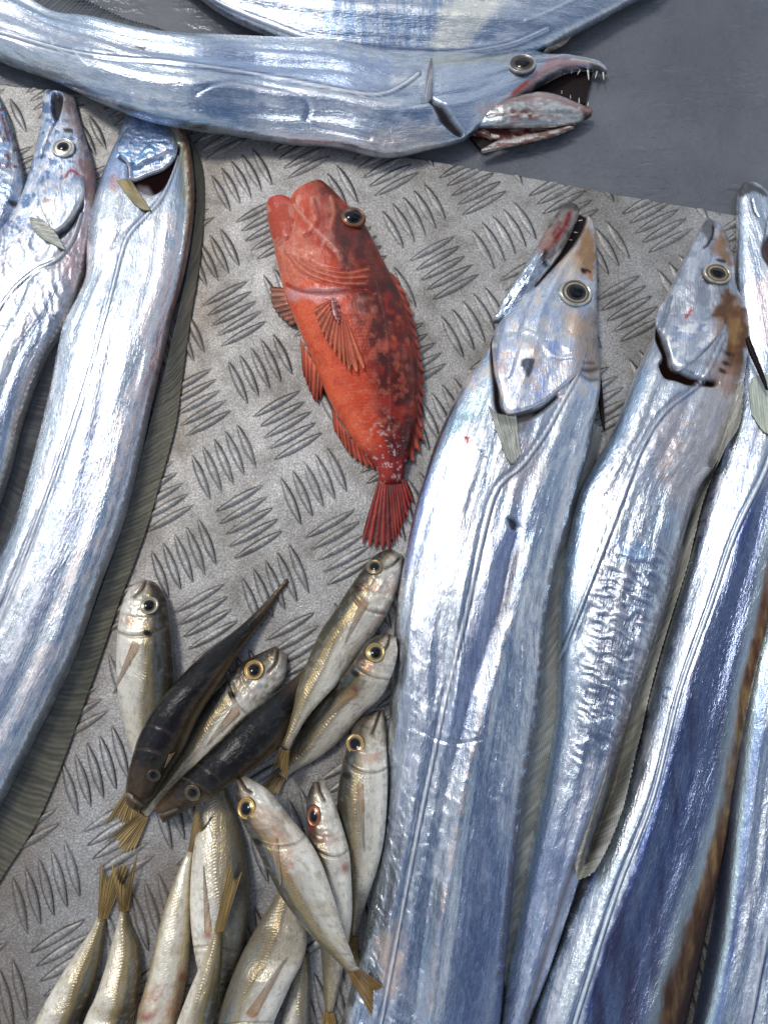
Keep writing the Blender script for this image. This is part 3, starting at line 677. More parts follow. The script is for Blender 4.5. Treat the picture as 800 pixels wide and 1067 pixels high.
area(b, [(124, 164), (131, 166), (137, 190), (150, 199), (162, 200), (173, 190), (184, 164), (186, 150), (170, 160), (140, 172)], (.012, .005, .005), 1., 2.2, .0, .8, dz=-6)
area(b, [(142, 192), (152, 192), (158, 204), (150, 210), (144, 204)], (.35, .30, .30), .6, 3, .3, noise=3)
area(b, [(116, 182), (124, 186), (122, 200), (114, 196)], (.55, .28, .20), .6, 4, .3)
line_mark(b, [(150, 216), (138, 230), (126, 243), (117, 258)], 1.6, (.33, .34, .42), .7, -1)  # cast shadow of the pectoral fin, painted as a grey line
b.build('body', M_SILVER, r)
patch('gill_cover', [(122, 156), (128, 138), (134, 118), (146, 108), (162, 108), (175, 120), (181, 136), (184, 160), (172, 175), (155, 182), (137, 188), (133, 172)], b, r, M_SILVER, 5.0, 4.5,
      lambda o: (o.mix(np.ones(o.px.shape), (.34, .43, .62), .8, .28), o.mix(sstep(.48, .62, fbm(o.px/9, o.py/6, 9)), (.62, .66, .74), .7), o.mix(sstep(.5, .62, fbm(o.px/7, o.py/5, 19)), (.20, .33, .52), .8), o.mix(sstep(.84, .9, o.r)*sstep(160, 176, o.py), (.52, .53, .56), .6), o.mix((1-sstep(112, 122, o.py))*.8, (.62, .62, .40), .4), o.dz.__iadd__(1.6*np.abs(fbm(o.px/12, o.py/5, 13)-.5)*2)) and None,
      blend=lambda x, y: sstep(128, 156, y))
eye(b, r, 161, 117, 11, 8, 0, .45, ring=((.50, .52, .50), (.3, .3, .25), (.45, .5, .5)))
fin('pectoral_fin', [(122, 189), (129, 186), (137, 188)], [(135, 207), (148, 218), (158, 219), (152, 200)][:3], r, z0=40, z1=2, c0=(.36, .27, .10), c1=(.33, .29, .16), rays=7, on_top=True, met=.15, rib=.8, dark=.35)
fin('dorsal_fin', [(190, 128), (200, 150), (204, 180), (205, 215), (199, 262), (187, 322), (172, 385), (164, 412), (150, 466), (131, 540), (105, 615), (77, 690), (37, 772), (-2, 846), (-40, 916)], [(196, 135), (207, 160), (212, 185), (212, 225), (208, 275), (199, 330), (190, 395), (184, 440), (170, 493), (150, 560), (124, 630), (93, 720), (46, 843), (2, 916), (-36, 980)], r, z0=12, z1=3.2,
    c0=(.09, .088, .07), c1=(.20, .182, .12), rays=150, jag=.015, dark=.5, slant=9, met=.15, rgh=.4, rib=.25, ds=1.4)

# ---- top fish, partly out of frame
st = [(170, -150, 150, -50), (190, -140, 196, -12), (230, -130, 236, 17), (285, -125, 290, 41), (345, -122, 345, 57), (430, -118, 430, 63), (500, -108, 505, 62), (548, -95, 560, 52), (596, -70, 606, 31), (648, -48, 655, 4), (700, -25, 696, -16)]
r = thing('ribbon_fish', 'silver ribbon fish cut by the top edge, behind the one with the gaping mouth', 'fish', 'silver ribbon fish', rootloc(st))
b = Body(st, [30, 38, 42, 42, 40, 34, 26], p=2.6, eq=.4); silver(b, 31, .7, .2, 1.4, .5, base=(.58, .62, .72))
X = b.px; st_ = fbm(b.px/3, b.py/26, 44, 3)
b.mix(sstep(.46, .6, st_)*(b.px > 335)*(b.px < 475)*(b.py < 48)*.75, (.22, .32, .50), .9)
b.mix(sstep(.5, .62, fbm(b.px/4, b.py/14, 45))*(b.px < 350)*.5, (.40, .38, .38), .7)
area(b, [(470, 0), (520, -5), (500, 30), (462, 50), (450, 35)], (.85, .84, .74), .8, 8, .6, noise=8)
lateral(b, [(200, -18), (232, 4), (290, 28), (335, 43), (380, 51), (430, 55), (480, 54), (530, 46), (570, 30)], (.8, .83, .86), 1.3, .6)
line_mark(b, [(548, 22), (566, 14), (592, 2), (620, -10)], 1.2, (.75, .78, .82), .7, 1)
area(b, [(480, 60), (520, 56), (556, 46), (590, 30), (600, 20), (560, 20), (520, 38)], (.42, .48, .58), .6, 6, .8, noise=5)
b.build('body', M_SILVER, r)
fin('pectoral_fin', [(586, 30), (574, 44), (566, 54)], [(600, 30), (588, 46), (568, 56)], r, z0=14, z1=6, c0=(.4, .42, .42), c1=(.35, .28, .18), rays=6, met=.3)
fin('dorsal_fin', [(345, 50), (380, 56), (430, 60), (480, 60), (520, 56)], [(345, 56), (380, 62), (430, 65), (480, 65), (520, 60)], r, z0=14, z1=12, c0=(.10, .11, .10), c1=(.14, .14, .10), rays=60, dark=.6, slant=6)

# ---- crosswise fish with gaping mouth
st = [(633, 74, 631, 78), (625, 66.5, 620, 75), (612, 63, 607, 73), (594, 61, 588, 76), (575, 60, 568, 86), (557, 56, 548, 98), (538, 54, 524, 114), (515, 54, 502, 130), (486, 54, 482, 146), (448, 55, 444, 156), (410, 54, 410, 163), (372, 49, 385, 161), (340, 44, 350, 152), (296, 43, 300, 148), (250, 43, 250, 140), (196, 42, 196, 132), (150, 37, 152, 123), (105, 27, 100, 103), (62, 20, 56, 82), (26, -2, 10, 66), (-12, -22, -26, 52), (-52, -40, -66, 38), (-100, -60, -110, 20)]
r = thing('ribbon_fish', 'silver ribbon fish lying crosswise, its gaping fanged mouth pointing right', 'fish', 'silver ribbon fish', rootloc(st))
b = Body(st, [16, 22, 30, 36, 42, 46, 48, 48, 46, 44, 40, 36], p=2.5, eq=.42, ends=(5, 30)); silver(b, 23, .9, .25, 2.0, .35, base=(.66, .70, .80))
area(b, [(170, 50), (300, 48), (400, 60), (400, 92), (330, 90), (250, 74), (190, 66)], (.34, .46, .70), .5, 10, .9, noise=14)
area(b, [(0, 0), (60, 30), (150, 45), (190, 60), (120, 60), (40, 40)], (.42, .45, .52), .5, 8, .7, noise=8)
area(b, [(250, 120), (300, 132), (350, 130), (370, 150), (300, 145)], (.72, .68, .68), .6, 6, .5, noise=6)
area(b, [(385, 135), (450, 130), (470, 142), (430, 158), (385, 160)], (.72, .58, .44), .45, 6, .5, noise=8)
lateral(b, [(0, 33), (60, 50), (110, 59), (160, 62), (200, 67), (260, 76), (310, 84), (350, 93), (380, 98), (400, 97), (420, 88), (436, 76)], (.85, .87, .9), 1.4, .7)
line_mark(b, [(204, 97), (225, 90), (250, 86), (300, 94), (318, 103), (322, 112), (318, 120)], 2.2, (.35, .40, .58), .5, -2.2)
line_mark(b, [(318, 121), (335, 130), (360, 136), (385, 142)], 2, (.40, .45, .60), .6, -2)
line_mark(b, [(142, 45), (148, 48), (150, 46)], 1.6, DARK, .8)
for p_ in [[(52, 38), (56, 48), (70, 56), (84, 60)], [(76, 50), (82, 60), (92, 70)], [(98, 60), (104, 66), (98, 72)]]: line_mark(b, p_, .9, (.85, .86, .88), .7, .5)
# head
area(b, [(450, 66), (520, 60), (556, 62), (540, 100), (500, 130), (482, 134), (462, 112)], (.48, .55, .66), .8, 6, .75, noise=6)
area(b, [(450, 58), (500, 56), (560, 58), (560, 64), (500, 66), (450, 68)], (.42, .44, .34), .6, 5, .5, noise=5)
area(b, [(446, 103), (452, 104), (464, 114), (482, 134), (480, 141), (470, 134), (456, 120)], DARK, .97, 2, .1, dz=-6)
area(b, [(572, 62), (600, 61), (620, 66), (600, 71), (576, 76), (556, 90), (542, 101), (532, 100), (550, 84)], (.42, .26, .26), .9, 2.5, .25, noise=3)
line_mark(b, [(534, 99), (540, 94), (548, 88)], 2.4, (.45, .06, .04), .9, 0)
line_mark(b, [(596, 62), (615, 65), (626, 70)], 1.5, (.62, .62, .50), .9, 1)
area(b, [(614, 66), (632, 72), (632, 80), (618, 74)], (.05, .04, .035), .9, 2, .2)
area(b, [(500, 112), (540, 100), (530, 118), (505, 128)], (.62, .42, .38), .6, 4, .4, noise=6)
b.build('body', M_SILVER, r)
zj = float(b.zb[60])
# mouth cavity, lower jaw
zc = b.ze[30]
blade('mouth_interior', [(534, 98, 520, 122), (556, 80, 548, 112), (580, 72, 578, 110), (600, 70, 600, 108), (618, 72, 610, 108)], [zc-6]*5, 8, r, M_FLESH, lambda o: o.mix(np.ones(o.px.shape), (.012, .004, .005), 0, .7), bow=-3)
def pj(o):
    o.mix(np.ones(o.px.shape), (.42, .44, .43), .75, .3)
    o.mix(sstep(.46, .6, fbm(o.px/8, o.py/4, 5)), (.58, .57, .54), .5); o.mix(sstep(.48, .7, fbm(o.px/9, o.py/4, 6))*.6, (.26, .17, .16), .4)
    o.mix(sstep(.48, .66, fbm(o.px/6, o.py/3, 16))*(o.px > 500)*(o.px < 565)*spot(o.px, o.py, 538, 119, 22, 6, .1, .6), (.16, .016, .012), .1); o.mix(sstep(601, 610, o.px), (.05, .04, .04), .2)
    o.mix(1-sstep(497, 528, o.px+6*(fbm(o.px/5, o.py/4, 3)-.5)), (.42, .50, .58), .9)
    for l_ in [[(508, 121), (540, 116), (575, 117), (604, 118)], [(535, 104), (560, 99), (585, 105), (602, 112)]]:
        d_, _ = dline(o.px, o.py, l_); o.mix(np.exp(-(d_/.9)**2)*.5, (.14, .09, .09), .3); o.dz += -1.0*np.exp(-(d_/1.5)**2)
    o.dz += 1.6*(fbm(o.px/8, o.py/3.5, 9)-.5); o.mix(np.exp(-((o.py-np.interp(o.px, [500, 545, 563, 580, 598, 612], [114, 102, 99, 102, 109, 115]))/3)**2)*.7, (.42, .24, .22), .3)
st2 = [(474, 118, 474, 134), (500, 113, 500, 133), (520, 108, 520, 133), (545, 100, 545, 133), (563, 97, 563, 133), (580, 100, 580, 132), (598, 107, 598, 129), (609, 112, 609, 125), (617, 116, 616, 121)]
b2 = Body(st2, [5, 10, 13, 15, 15, 14, 11, 8], ds=1.0, eq=.4, base=[zj+4, zj+9, zj+6, zj+2], drop=False, ends=(16, 4)); pj(b2); b2.build('lower_jaw', M_SILVER, r)
blade('jaw_membrane', [(490, 128, 492, 140), (515, 128, 520, 147), (545, 129, 548, 147), (575, 129, 580, 140), (597, 127, 600, 131)], [zj+4]*3, 3, r, M_SILVER, lambda o: (o.mix(np.ones(o.px.shape), (.10, .035, .03), .1), o.mix(sstep(.5, .6, fbm(o.px/12, o.py/2.2, 36)), (.46, .42, .38), .4), o.mix(sstep(.56, .64, fbm(o.px/9, o.py/3, 46)), (.14, .02, .015), .1)), bow=3)
blade('gill_flap', [(501, 155.5, 503, 158), (520, 146, 528, 153), (545, 141, 556, 147), (572, 136, 582, 139), (592, 131, 598, 132)], [zj+9]*3, 3, r, M_SILVER, lambda o: (o.mix(np.ones(o.px.shape), (.55, .50, .46), .5), o.mix(sstep(.5, .6, fbm(o.px/9, o.py/3, 6)), (.24, .14, .12), .2)), bow=2)
blade('throat_gap', [(488, 140, 492, 146), (500, 134, 504, 156), (520, 130, 522, 148), (545, 130, 545, 144)], [zj+1]*3, 4, r, M_FLESH, lambda o: o.mix(np.ones(o.px.shape), (.02, .008, .008), 0, .5), bow=1)
for (x, y, dx, dy, L, rr) in [(612, 72, .1, 1, 15, 1.9), (604, 73, -.6, 1, 7, 1.3), (622, 74, -.3, 1, 11, 1.4), (628, 76, .1, 1, 10, 1.3), (596, 73, -.3, 1, 5, .9), (588, 74, -.2, 1, 4.5, .8), (580, 76, 0, 1, 5, .8), (572, 79, 0, 1, 4, .7), (564, 83, 0, 1, 4, .7), (556, 89, .1, 1, 4, .7)]:
    tooth(r, x, y, float(b.ze[5])+1, dx, dy, L, rr)
for (x, y, dx, dy, L, rr) in [(603, 107, 0, -1, 7, 1.1), (594, 102, 0, -1, 4, .8), (585, 97, 0, -1, 4, .8), (612, 110, .2, -1, 6, 1.0)]:
    tooth(r, x, y, zj+14, dx, dy, L, rr)
eye(b, r, 543, 69, 17.5, 15.5, -.25, .6, ring=((.30, .25, .24), (.10, .08, .07), (.50, .51, .50)), tilt=.2, up=2)
fin('pectoral_fin', [(438, 108), (444, 108), (450, 102)], [(448, 62), (449.5, 60), (451, 66)], r, z0=42, z1=10, c0=(.30, .32, .36), c1=(.22, .23, .26), rays=4, on_top=True, met=.4)
fin('dorsal_fin', [(18, -6), (60, 21), (105, 27), (150, 37), (192, 42)], [(62, -22), (95, 0), (130, 18), (165, 28), (193, 41)], r, z0=14, z1=3, c0=(.17, .18, .19), c1=(.07, .075, .085), rays=46, dark=.75, slant=2.5, jag=.12, met=.2)

# ---- right edge, bottom corner
st = [(850, 480, 905, 490), (832, 540, 915, 550), (812, 592, 915, 600), (797, 630, 910, 640), (784, 665, 900, 675), (772, 724, 890, 735), (762, 806, 880, 815), (745, 950, 865, 960), (724, 1060, 845, 1070), (705, 1150, 825, 1160)]
r = thing('ribbon_fish', 'silver ribbon fish in the bottom right corner, its head out of view', 'fish', 'silver ribbon fish', rootloc(st))
b = Body(st, [30, 42, 46, 46, 46, 44], p=2.7, eq=.4); silver(b, 41, .6, .5, 2.2, .4, base=(.76, .79, .86))
b.mix(1-sstep(-.82, -.68, b.U), (.30, .40, .66), .85); b.mix(sstep(.42, .66, fbm(b.U*3, b.Sg/160, 9))*sstep(780, 900, b.py)*.8, (.16, .19, .34), .9)  # lower flank painted navy for the dark sky it mirrors
b.mix((np.exp(-((b.U+.9)/.06)**2))*.7, (.6, .75, .72), .7)
lateral(b, [(812, 930), (800, 975), (790, 1020), (780, 1070), (770, 1110)])
b.build('body', M_SILVER, r)

# ---- right edge fish: dark navy flank, brown streak
st = [(773, 191, 781, 190), (768, 203, 797, 201), (767, 224, 808, 222), (767, 247, 820, 240), (768, 300, 840, 290), (773, 350, 852, 345), (772, 400, 856, 402), (757, 450, 850, 457), (737, 515, 834, 520), (717, 590, 815, 600), (690, 680, 786, 690), (660, 790, 765, 795), (632, 862, 752, 880), (599, 940, 734, 962), (565, 1030, 716, 1045), (545, 1100, 700, 1110), (525, 1160, 685, 1165)]
r = thing('ribbon_fish', 'silver ribbon fish with a dark navy flank and brown streak beside the crinkled fish', 'fish', 'silver ribbon fish', rootloc(st))
b = Body(st, [14, 26, 34, 40, 44, 46, 46, 46, 46, 44], p=2.6, eq=.4, ends=(6, 30)); silver(b, 53, .5, .3, 1.3, .3, base=(.74, .78, .86))
LL3 = [(812, 430), (806, 458), (797, 490), (767, 552), (740, 629), (707, 722), (679, 832), (641, 931), (598, 1066), (575, 1140)]
lp = spline(LL3, 80); xl = np.interp(b.py, lp[:, 1], lp[:, 0]); rgt = b.px-xl
wbody = np.interp(b.py, [400, 520, 700, 900, 1060], [30, 38, 78, 105, 110])
f_ = rgt/wbody
nn = fbm(b.px/10, b.py/55, 66)
dk = sstep(.02, .1, f_+.15*(nn-.5))*sstep(420, 560, b.py)
b.mix(dk*.86, (.13, .17, .30), .9, .2); b.mix(dk*sstep(.45, .72, fbm(b.U*3.3, b.Sg/240, 67))*.7, (.08, .12, .30), .95, .2); b.mix(dk*sstep(.45, .75, fbm(b.px/16, b.py/120, 68))*.7*sstep(640, 780, b.py), (.06, .05, .10), .85, .2)  # navy flank: dark reflection painted into the skin colour
b.mix(sstep(.55, .66, nn)*(1-dk)*.35, (.5, .6, .85))
pale = sstep(.58, .72, f_+.06*(nn-.5))*(1-sstep(.78, .9, f_))*sstep(470, 560, b.py); b.mix(pale*.7, (.40, .48, .50), .6, .3)
n5 = fbm(b.px/9, b.py/22, 77)
br = sstep(.72, .84, f_+.12*(n5-.5))*sstep(560, 650, b.py); b.mix(br*.95, (.15, .07, .028), .3, .2)
b.mix(br*sstep(.40, .72, fbm(b.px/6, b.py/22, 78))*.7, (.34, .21, .07), .3); b.mix(br*sstep(.40, .68, fbm(b.px/5, b.py/26, 79))*.8, (.07, .03, .015), .2)
b.mix(sstep(.92, 1.0, f_)*sstep(500, 560, b.py), (.04, .03, .03), .3)
b.mix(sstep(.62, .78, f_)*sstep(900, 1000, b.py)*.5, (.03, .02, .02), .3)
lateral(b, LL3, (.80, .84, .88), 1.7, .9)
hd3 = 1-sstep(395, 430, b.py); b.mix(hd3*.55, (.48, .54, .62), .75, .3)
area(b, [(768, 190), (782, 188), (796, 198), (800, 206), (784, 200), (770, 206)], (.05, .045, .04), .9, 2, .2, noise=3)
line_mark(b, [(783, 208), (786, 220), (790, 226)], 1.5, DARK, .8, -1.5)
area(b, [(796, 250), (812, 240), (812, 290), (798, 272), (794, 262)], (.05, .02, .02), .95, 2, .1, dz=-4)
line_mark(b, [(796, 250), (800, 230), (806, 215)], 1.2, DARK, .6, -1.5)
area(b, [(780, 300), (815, 285), (815, 350), (795, 360), (782, 330)], (.70, .56, .54), .6, 8, .4, noise=7)
for k_ in range(3):
    b.mix(spot(b.px, b.py, 696+[0, -3, 3][k_], 717+k_*10, 4, 1.6, .4), (.15, .18, .3))
b.build('body', M_SILVER, r)
fin('pectoral_fin', [(778, 396), (788, 392), (800, 390)], [(783, 432), (796, 450), (812, 455)], r, z0=44, z1=2, c0=(.40, .44, .40), c1=(.50, .54, .44), rays=8, on_top=True, met=.2, dark=.3)
blade('gill_spine', [(777, 352, 780, 350), (781, 366, 788, 370), (789, 384, 797, 394), (798, 404, 800, 406)], [b.ze[120]+30]*3, 3, r, M_FLESH, lambda o: o.mix(np.ones(o.px.shape), (.05, .045, .04), .2), bow=1)

# ---- crinkled fish, second from right group
st = [(736, 227, 748, 232), (728, 240, 757, 248), (714, 264, 764, 272), (700, 295, 766, 300), (688, 322, 776, 322), (682, 345, 779, 345), (671, 368, 776, 378), (662, 388, 770, 410), (640, 445, 752, 462), (618, 486, 740, 490), (601, 520, 724, 516), (590, 570, 706, 575), (583, 617, 694, 622), (581, 680, 676, 676), (579, 744, 652, 745), (566, 820, 630, 826), (552, 890, 606, 900), (540, 960, 588, 955), (530, 1010, 570, 1010), (521, 1066, 549, 1066), (508, 1130, 535, 1130)]
r = thing('ribbon_fish', 'silver ribbon fish with crinkled foil-like skin and a brown-stained head', 'fish', 'silver ribbon fish', rootloc(st))
b = Body(st, [12, 26, 36, 42, 44, 46, 46, 44, 42, 38, 34, 30], p=2.6, eq=.42, ends=(6, 30)); silver(b, 67, .5, .5, 1.5, .8, base=(.74, .76, .83))
foldlines(b, 1, 83, sstep(540, 600, b.py)*(1-sstep(760, 820, b.py))*sstep(-.7, -.3, b.U)*(1-sstep(.85, .95, b.U)), 2.6, 24, 6, .45, .55)
foldlines(b, 1, 88, sstep(395, 430, b.py)*(1-sstep(500, 540, b.py)), .9, 22, 6, 1.3, .2)
b.mix(sstep(.45, .8, b.U)*sstep(480, 560, b.py)*.7*sstep(.4, .6, fbm(b.px/10, b.py/25, 5)), (.25, .26, .32), .7)
b.mix(sstep(820, 900, b.py)*.45, (.30, .38, .60), .85); b.mix((1-sstep(-.95, -.7, b.U))*(b.py > 380)*.6, (.35, .52, .72), .8)  # lower end painted bluer, a sky reflection put into the colour
area(b, [(640, 560), (652, 566), (675, 570), (668, 585), (648, 580)], (.24, .42, .70), .5, 5, .8, noise=8)
area(b, [(738, 398), (768, 408), (752, 460), (735, 500), (700, 530), (690, 500), (715, 450)], (.50, .42, .38), .5, 10, .5, noise=12)
area(b, [(700, 420), (715, 430), (705, 470), (690, 500), (680, 470)], (.62, .46, .40), .4, 8, .5, noise=12)
head = 1-sstep(375, 395, b.py); b.mix(head*.7, (.50, .53, .58), .7, .32)
b.mix(head*sstep(.5, .6, fbm(b.px/9, b.py/8, 91))*.6, (.26, .28, .33), .6)
area(b, [(752, 238), (760, 256), (764, 276), (756, 274), (744, 262), (746, 246)], (.27, .13, .045), .85, 4, .2, noise=5)
area(b, [(760, 296), (768, 310), (779, 330), (780, 350), (774, 380), (764, 396), (756, 380), (758, 345), (746, 336), (744, 322), (752, 306)], (.11, .045, .016), .95, 5, .15, noise=7)
b.mix(sstep(.42, .68, fbm(b.px/5, b.py/8, 191))*spot(b.px, b.py, 766, 345, 16, 55, 0, .6)*.6, (.26, .13, .05), .3)
area(b, [(762, 330), (772, 334), (768, 356), (760, 350)], (.36, .22, .08), .6, 4, .2, noise=5)
area(b, [(745, 372), (766, 384), (764, 408), (746, 404), (736, 390)], (.30, .18, .14), .75, 6, .2, noise=7)
area(b, [(738, 226), (745, 232), (744, 245), (738, 256), (734, 250), (730, 240)], (.06, .05, .05), .8, 3, .2, noise=4)
line_mark(b, [(744, 234), (743, 244), (738, 254), (733, 258)], 1.2, DARK, .9, -2)
area(b, [(682, 336), (687, 344), (697, 368), (702, 382), (724, 392), (747, 396), (745, 402), (722, 402), (702, 396), (692, 392), (686, 380), (690, 372), (683, 352)], (.010, .004, .003), 1., 2, .0, .8, dz=-6)
line_mark(b, [(720, 323), (716, 328), (714, 332)], 2, (.4, .04, .03), .9)
for q_ in [(757, 378), (753, 386), (760, 368)]: b.mix(spot(b.px, b.py, q_[0], q_[1], 5, 2.5, .5), (.06, .04, .03))
area(b, [(746, 269), (756, 270), (756, 273), (748, 272)], DARK, .9, 1.2)
lateral(b, [(754, 350), (738, 385), (726, 402), (699, 423), (684, 440), (675, 455), (663, 480), (630, 568), (591, 667), (575, 700)], (.45, .47, .5), 1.0)
e_, t_ = dline(b.px, b.py, [(740, 490), (722, 518), (704, 575), (691, 622), (673, 676), (649, 745), (624, 826), (598, 900), (580, 955), (563, 1010), (547, 1066)])
b.mix(np.exp(-(e_/3.5)**2)*.8, (.12, .10, .11), .3); b.dz += 1.6*np.exp(-(e_/2.5)**2)*(fbm(t_*90, t_*0, 5, 2)-.5)
b.build('body', M_SILVER, r)
patch('gill_cover', [(683, 334), (690, 316), (706, 304), (726, 302), (745, 312), (754, 330), (751, 344), (740, 358), (728, 370), (713, 383), (703, 386), (698, 372), (690, 352)], b, r, M_SILVER, 4.5, 3.5,
      lambda o: (o.mix(np.ones(o.px.shape), (.52, .56, .62), .72, .3), o.mix(sstep(.48, .62, fbm(o.px/10, o.py/8, 7)), (.80, .80, .82), .6, .33), o.mix(sstep(.54, .66, fbm(o.px/9, o.py/6, 17)), (.38, .44, .55), .7), o.mix(sstep(736, 752, o.px)*.8, (.30, .17, .09), .3), o.mix(spot(o.px, o.py, 719, 325, 4, 1.8, -.9), (.35, .03, .02), 0)) and None,
      blend=lambda x, y: sstep(322, 345, y))
eye(b, r, 746, 286, 17.5, 14.5, 0, .50, ring=((.50, .40, .22), (.20, .15, .09), (.66, .62, .52)))
fin('dorsal_fin', [(768, 400), (760, 432), (742, 486), (724, 514), (705, 575), (691, 622), (673, 676), (649, 745), (624, 826), (598, 900)], [(775, 396), (771, 440), (754, 470), (733, 520), (716, 590), (697, 650), (680, 710), (664, 780), (647, 850), (622, 905), (602, 918)], r, z0=16, z1=13, c0=(.34, .33, .29), c1=(.48, .47, .41), rays=95, jag=.05, dark=.6, slant=9, met=.2, on_top=True)

# ---- main fish with bloodied jaw
st = [(611, 226, 616, 233), (605, 241, 620, 252), (591, 262, 621, 270), (566, 286, 621, 292), (541, 312, 621, 318), (518, 340, 621, 345), (509, 362, 622, 368), (498, 380, 624, 392), (482, 402, 622, 420), (467, 430, 617, 446), (454, 460, 612, 474), (441, 500, 603, 500), (430, 540, 591, 540), (420, 590, 578, 590), (411, 650, 568, 650), (407, 720, 563, 720), (402, 800, 552, 790), (397, 860, 542, 850), (384, 945, 532, 945), (372, 1005, 526, 1005), (355, 1066, 520, 1066), (335, 1140, 508, 1140)]
r = thing('ribbon_fish', 'silver ribbon fish with bloodied jaw, big black eye and dark patch on its cheek', 'fish', 'silver ribbon fish', rootloc(st))
b = Body(st, [14, 30, 42, 48, 52, 54, 54, 54, 54, 52, 50, 48], p=2.6, eq=.4, ends=(6, 30)); silver(b, 71, .75, .25, 2.0, .55, base=(.72, .75, .84))
MR = [(560, 545), (545, 580), (530, 640), (505, 720), (485, 800), (470, 880), (455, 960), (445, 1066)]
d, _ = dline(b.px, b.py, MR); sgn = np.sign(b.px-np.interp(b.py, [p_[1] for p_ in MR], [p_[0] for p_ in MR]))
bl = np.exp(-((d*sgn+20)/13)**2)*sstep(500, 560, b.py)*(1-sstep(740, 820, b.py)); b.mix(bl*.75, (.24, .30, .50), .85); b.mix(np.exp(-((d*sgn+7)/5)**2)*sstep(560, 580, b.py)*(1-sstep(640, 700, b.py))*.8, (.12, .10, .10), .6)
b.dz += -4.2*np.exp(-((d*sgn+12)/9)**2)*sstep(530, 600, b.py)*(1-.5*sstep(780, 900, b.py))+2.4*np.exp(-((d*sgn-6)/8)**2)*sstep(530, 600, b.py)
b.mix(np.exp(-((d*sgn-3)/4)**2)*sstep(600, 660, b.py)*.6*(fbm(b.px/5, b.py/9, 2) > .48), (.72, .60, .52), .6)
foldlines(b, 1, 73, sstep(600, 700, b.py), .9, 26, 7, 1.2, .16)
foldlines(b, 1, 76, sstep(780, 900, b.py)*sstep(.0, .3, -b.U), 1.6, 24, 7, 1.0, .25)
b.mix(sstep(.72, .95, b.U)*sstep(640, 760, b.py)*.6, (.24, .28, .40), .8); b.mix(sstep(900, 1000, b.py)*sstep(.2, .5, b.U)*.5, (.07, .10, .20), .9)  # navy at the lower right: reflected dark sky painted into the skin
b.mix(sstep(-.1, .5, b.U)*sstep(700, 1000, b.py)*.45, (.20, .26, .42), .9)  # broader navy reflection painted over the same part
area(b, [(426, 520), (445, 480), (450, 500), (440, 560), (430, 590), (420, 600)], (.30, .38, .78), .6, 6, .9, noise=6)
area(b, [(395, 980), (415, 960), (418, 1010), (405, 1040), (395, 1010)], (.72, .50, .34), .6, 8, .5, noise=10)
area(b, [(490, 410), (508, 372), (514, 400), (500, 430), (470, 450)], (.35, .60, .68), .5, 6, .8, noise=5)
area(b, [(520, 470), (560, 460), (560, 500), (530, 520)], (.45, .36, .34), .45, 8, .6, noise=12)
# head colouring
head = 1-sstep(395, 430, b.py); b.mix(head*.6, (.64, .68, .76), .7, .3)
b.mix(head*sstep(.52, .62, fbm(b.px/9, b.py/12, 93))*.7, (.44, .54, .74), .8)
b.mix(head*sstep(.54, .64, fbm(b.px/8, b.py/9, 94))*.6, (.78, .66, .56), .45)
area(b, [(612, 230), (620, 250), (622, 280), (610, 290), (600, 282), (596, 268), (602, 250)], (.30, .15, .05), .9, 5, .15, noise=6)
area(b, [(600, 330), (618, 325), (624, 360), (624, 390), (612, 400), (606, 370), (600, 350)], (.30, .20, .12), .75, 6, .3, noise=8)
area(b, [(588, 320), (604, 330), (600, 350), (590, 345)], (.62, .42, .26), .6, 6, .3, noise=6)
area(b, [(576, 270), (596, 262), (606, 290), (584, 296), (574, 286)], (.70, .56, .42), .55, 6, .4, noise=7)
line_mark(b, [(604, 384), (612, 386), (622, 384)], 3.0, (.05, .03, .03), .85, -1); line_mark(b, [(606, 378), (618, 378)], 1.8, (.07, .04, .03), .8)
line_mark(b, [(604, 390), (614, 396), (621, 396)], 2.0, (.06, .04, .03), .7)
area(b, [(605, 279), (613, 280), (616, 284), (607, 284)], DARK, .95, 1.2); line_mark(b, [(612, 284), (617, 292)], 1.8, (.55, .22, .15), .8)
line_mark(b, [(608, 232), (602, 246), (590, 262), (572, 280), (558, 296)], 1.8, (.04, .02, .02), .95, -3.5)
area(b, [(510, 350), (516, 352), (516, 384), (521, 404), (524, 424), (536, 432), (562, 424), (580, 410), (582, 414), (560, 432), (540, 440), (526, 438), (516, 425), (513, 395)], (.012, .009, .010), 1., 1.8, .0, .8, dz=-5)
area(b, [(538, 430), (556, 426), (552, 440), (540, 452)], (.10, .09, .09), .8, 3, .2)
for q_ in [(486, 456, 3, 1.4), (487, 460, 1.5, 3)]: b.mix(spot(b.px, b.py, *q_), (.40, .06, .04))
for q_ in [(500, 470, 4, 1.2), (505, 476, 3, 1.2), (497, 464, 2.5, 1)]: b.mix(spot(b.px, b.py, *q_, .5), (.12, .14, .2))
line_mark(b, [(471, 465), (476, 480), (478, 490)], .8, (.25, .28, .35), .7)
lateral(b, [(606, 378), (598, 396), (586, 418), (570, 448), (552, 474), (541, 488), (525, 500), (515, 515), (506, 545), (498, 580), (484, 645), (468, 711), (450, 795), (433, 876), (415, 970), (398, 1060), (388, 1110)], (.82, .82, .80), 1.5, .9)
line_mark(b, [(500, 770), (478, 775), (455, 770), (440, 762)], 1.2, (.4, .44, .55), .6, -1.2)
area(b, [(528, 540), (536, 542), (540, 550), (533, 552)], DARK, .85, 1.5, dz=-2)
e_, t_ = dline(b.px, b.py, [(618, 446), (604, 500), (590, 545), (575, 595), (565, 655), (560, 720), (549, 790), (539, 850), (529, 945), (520, 1020)])
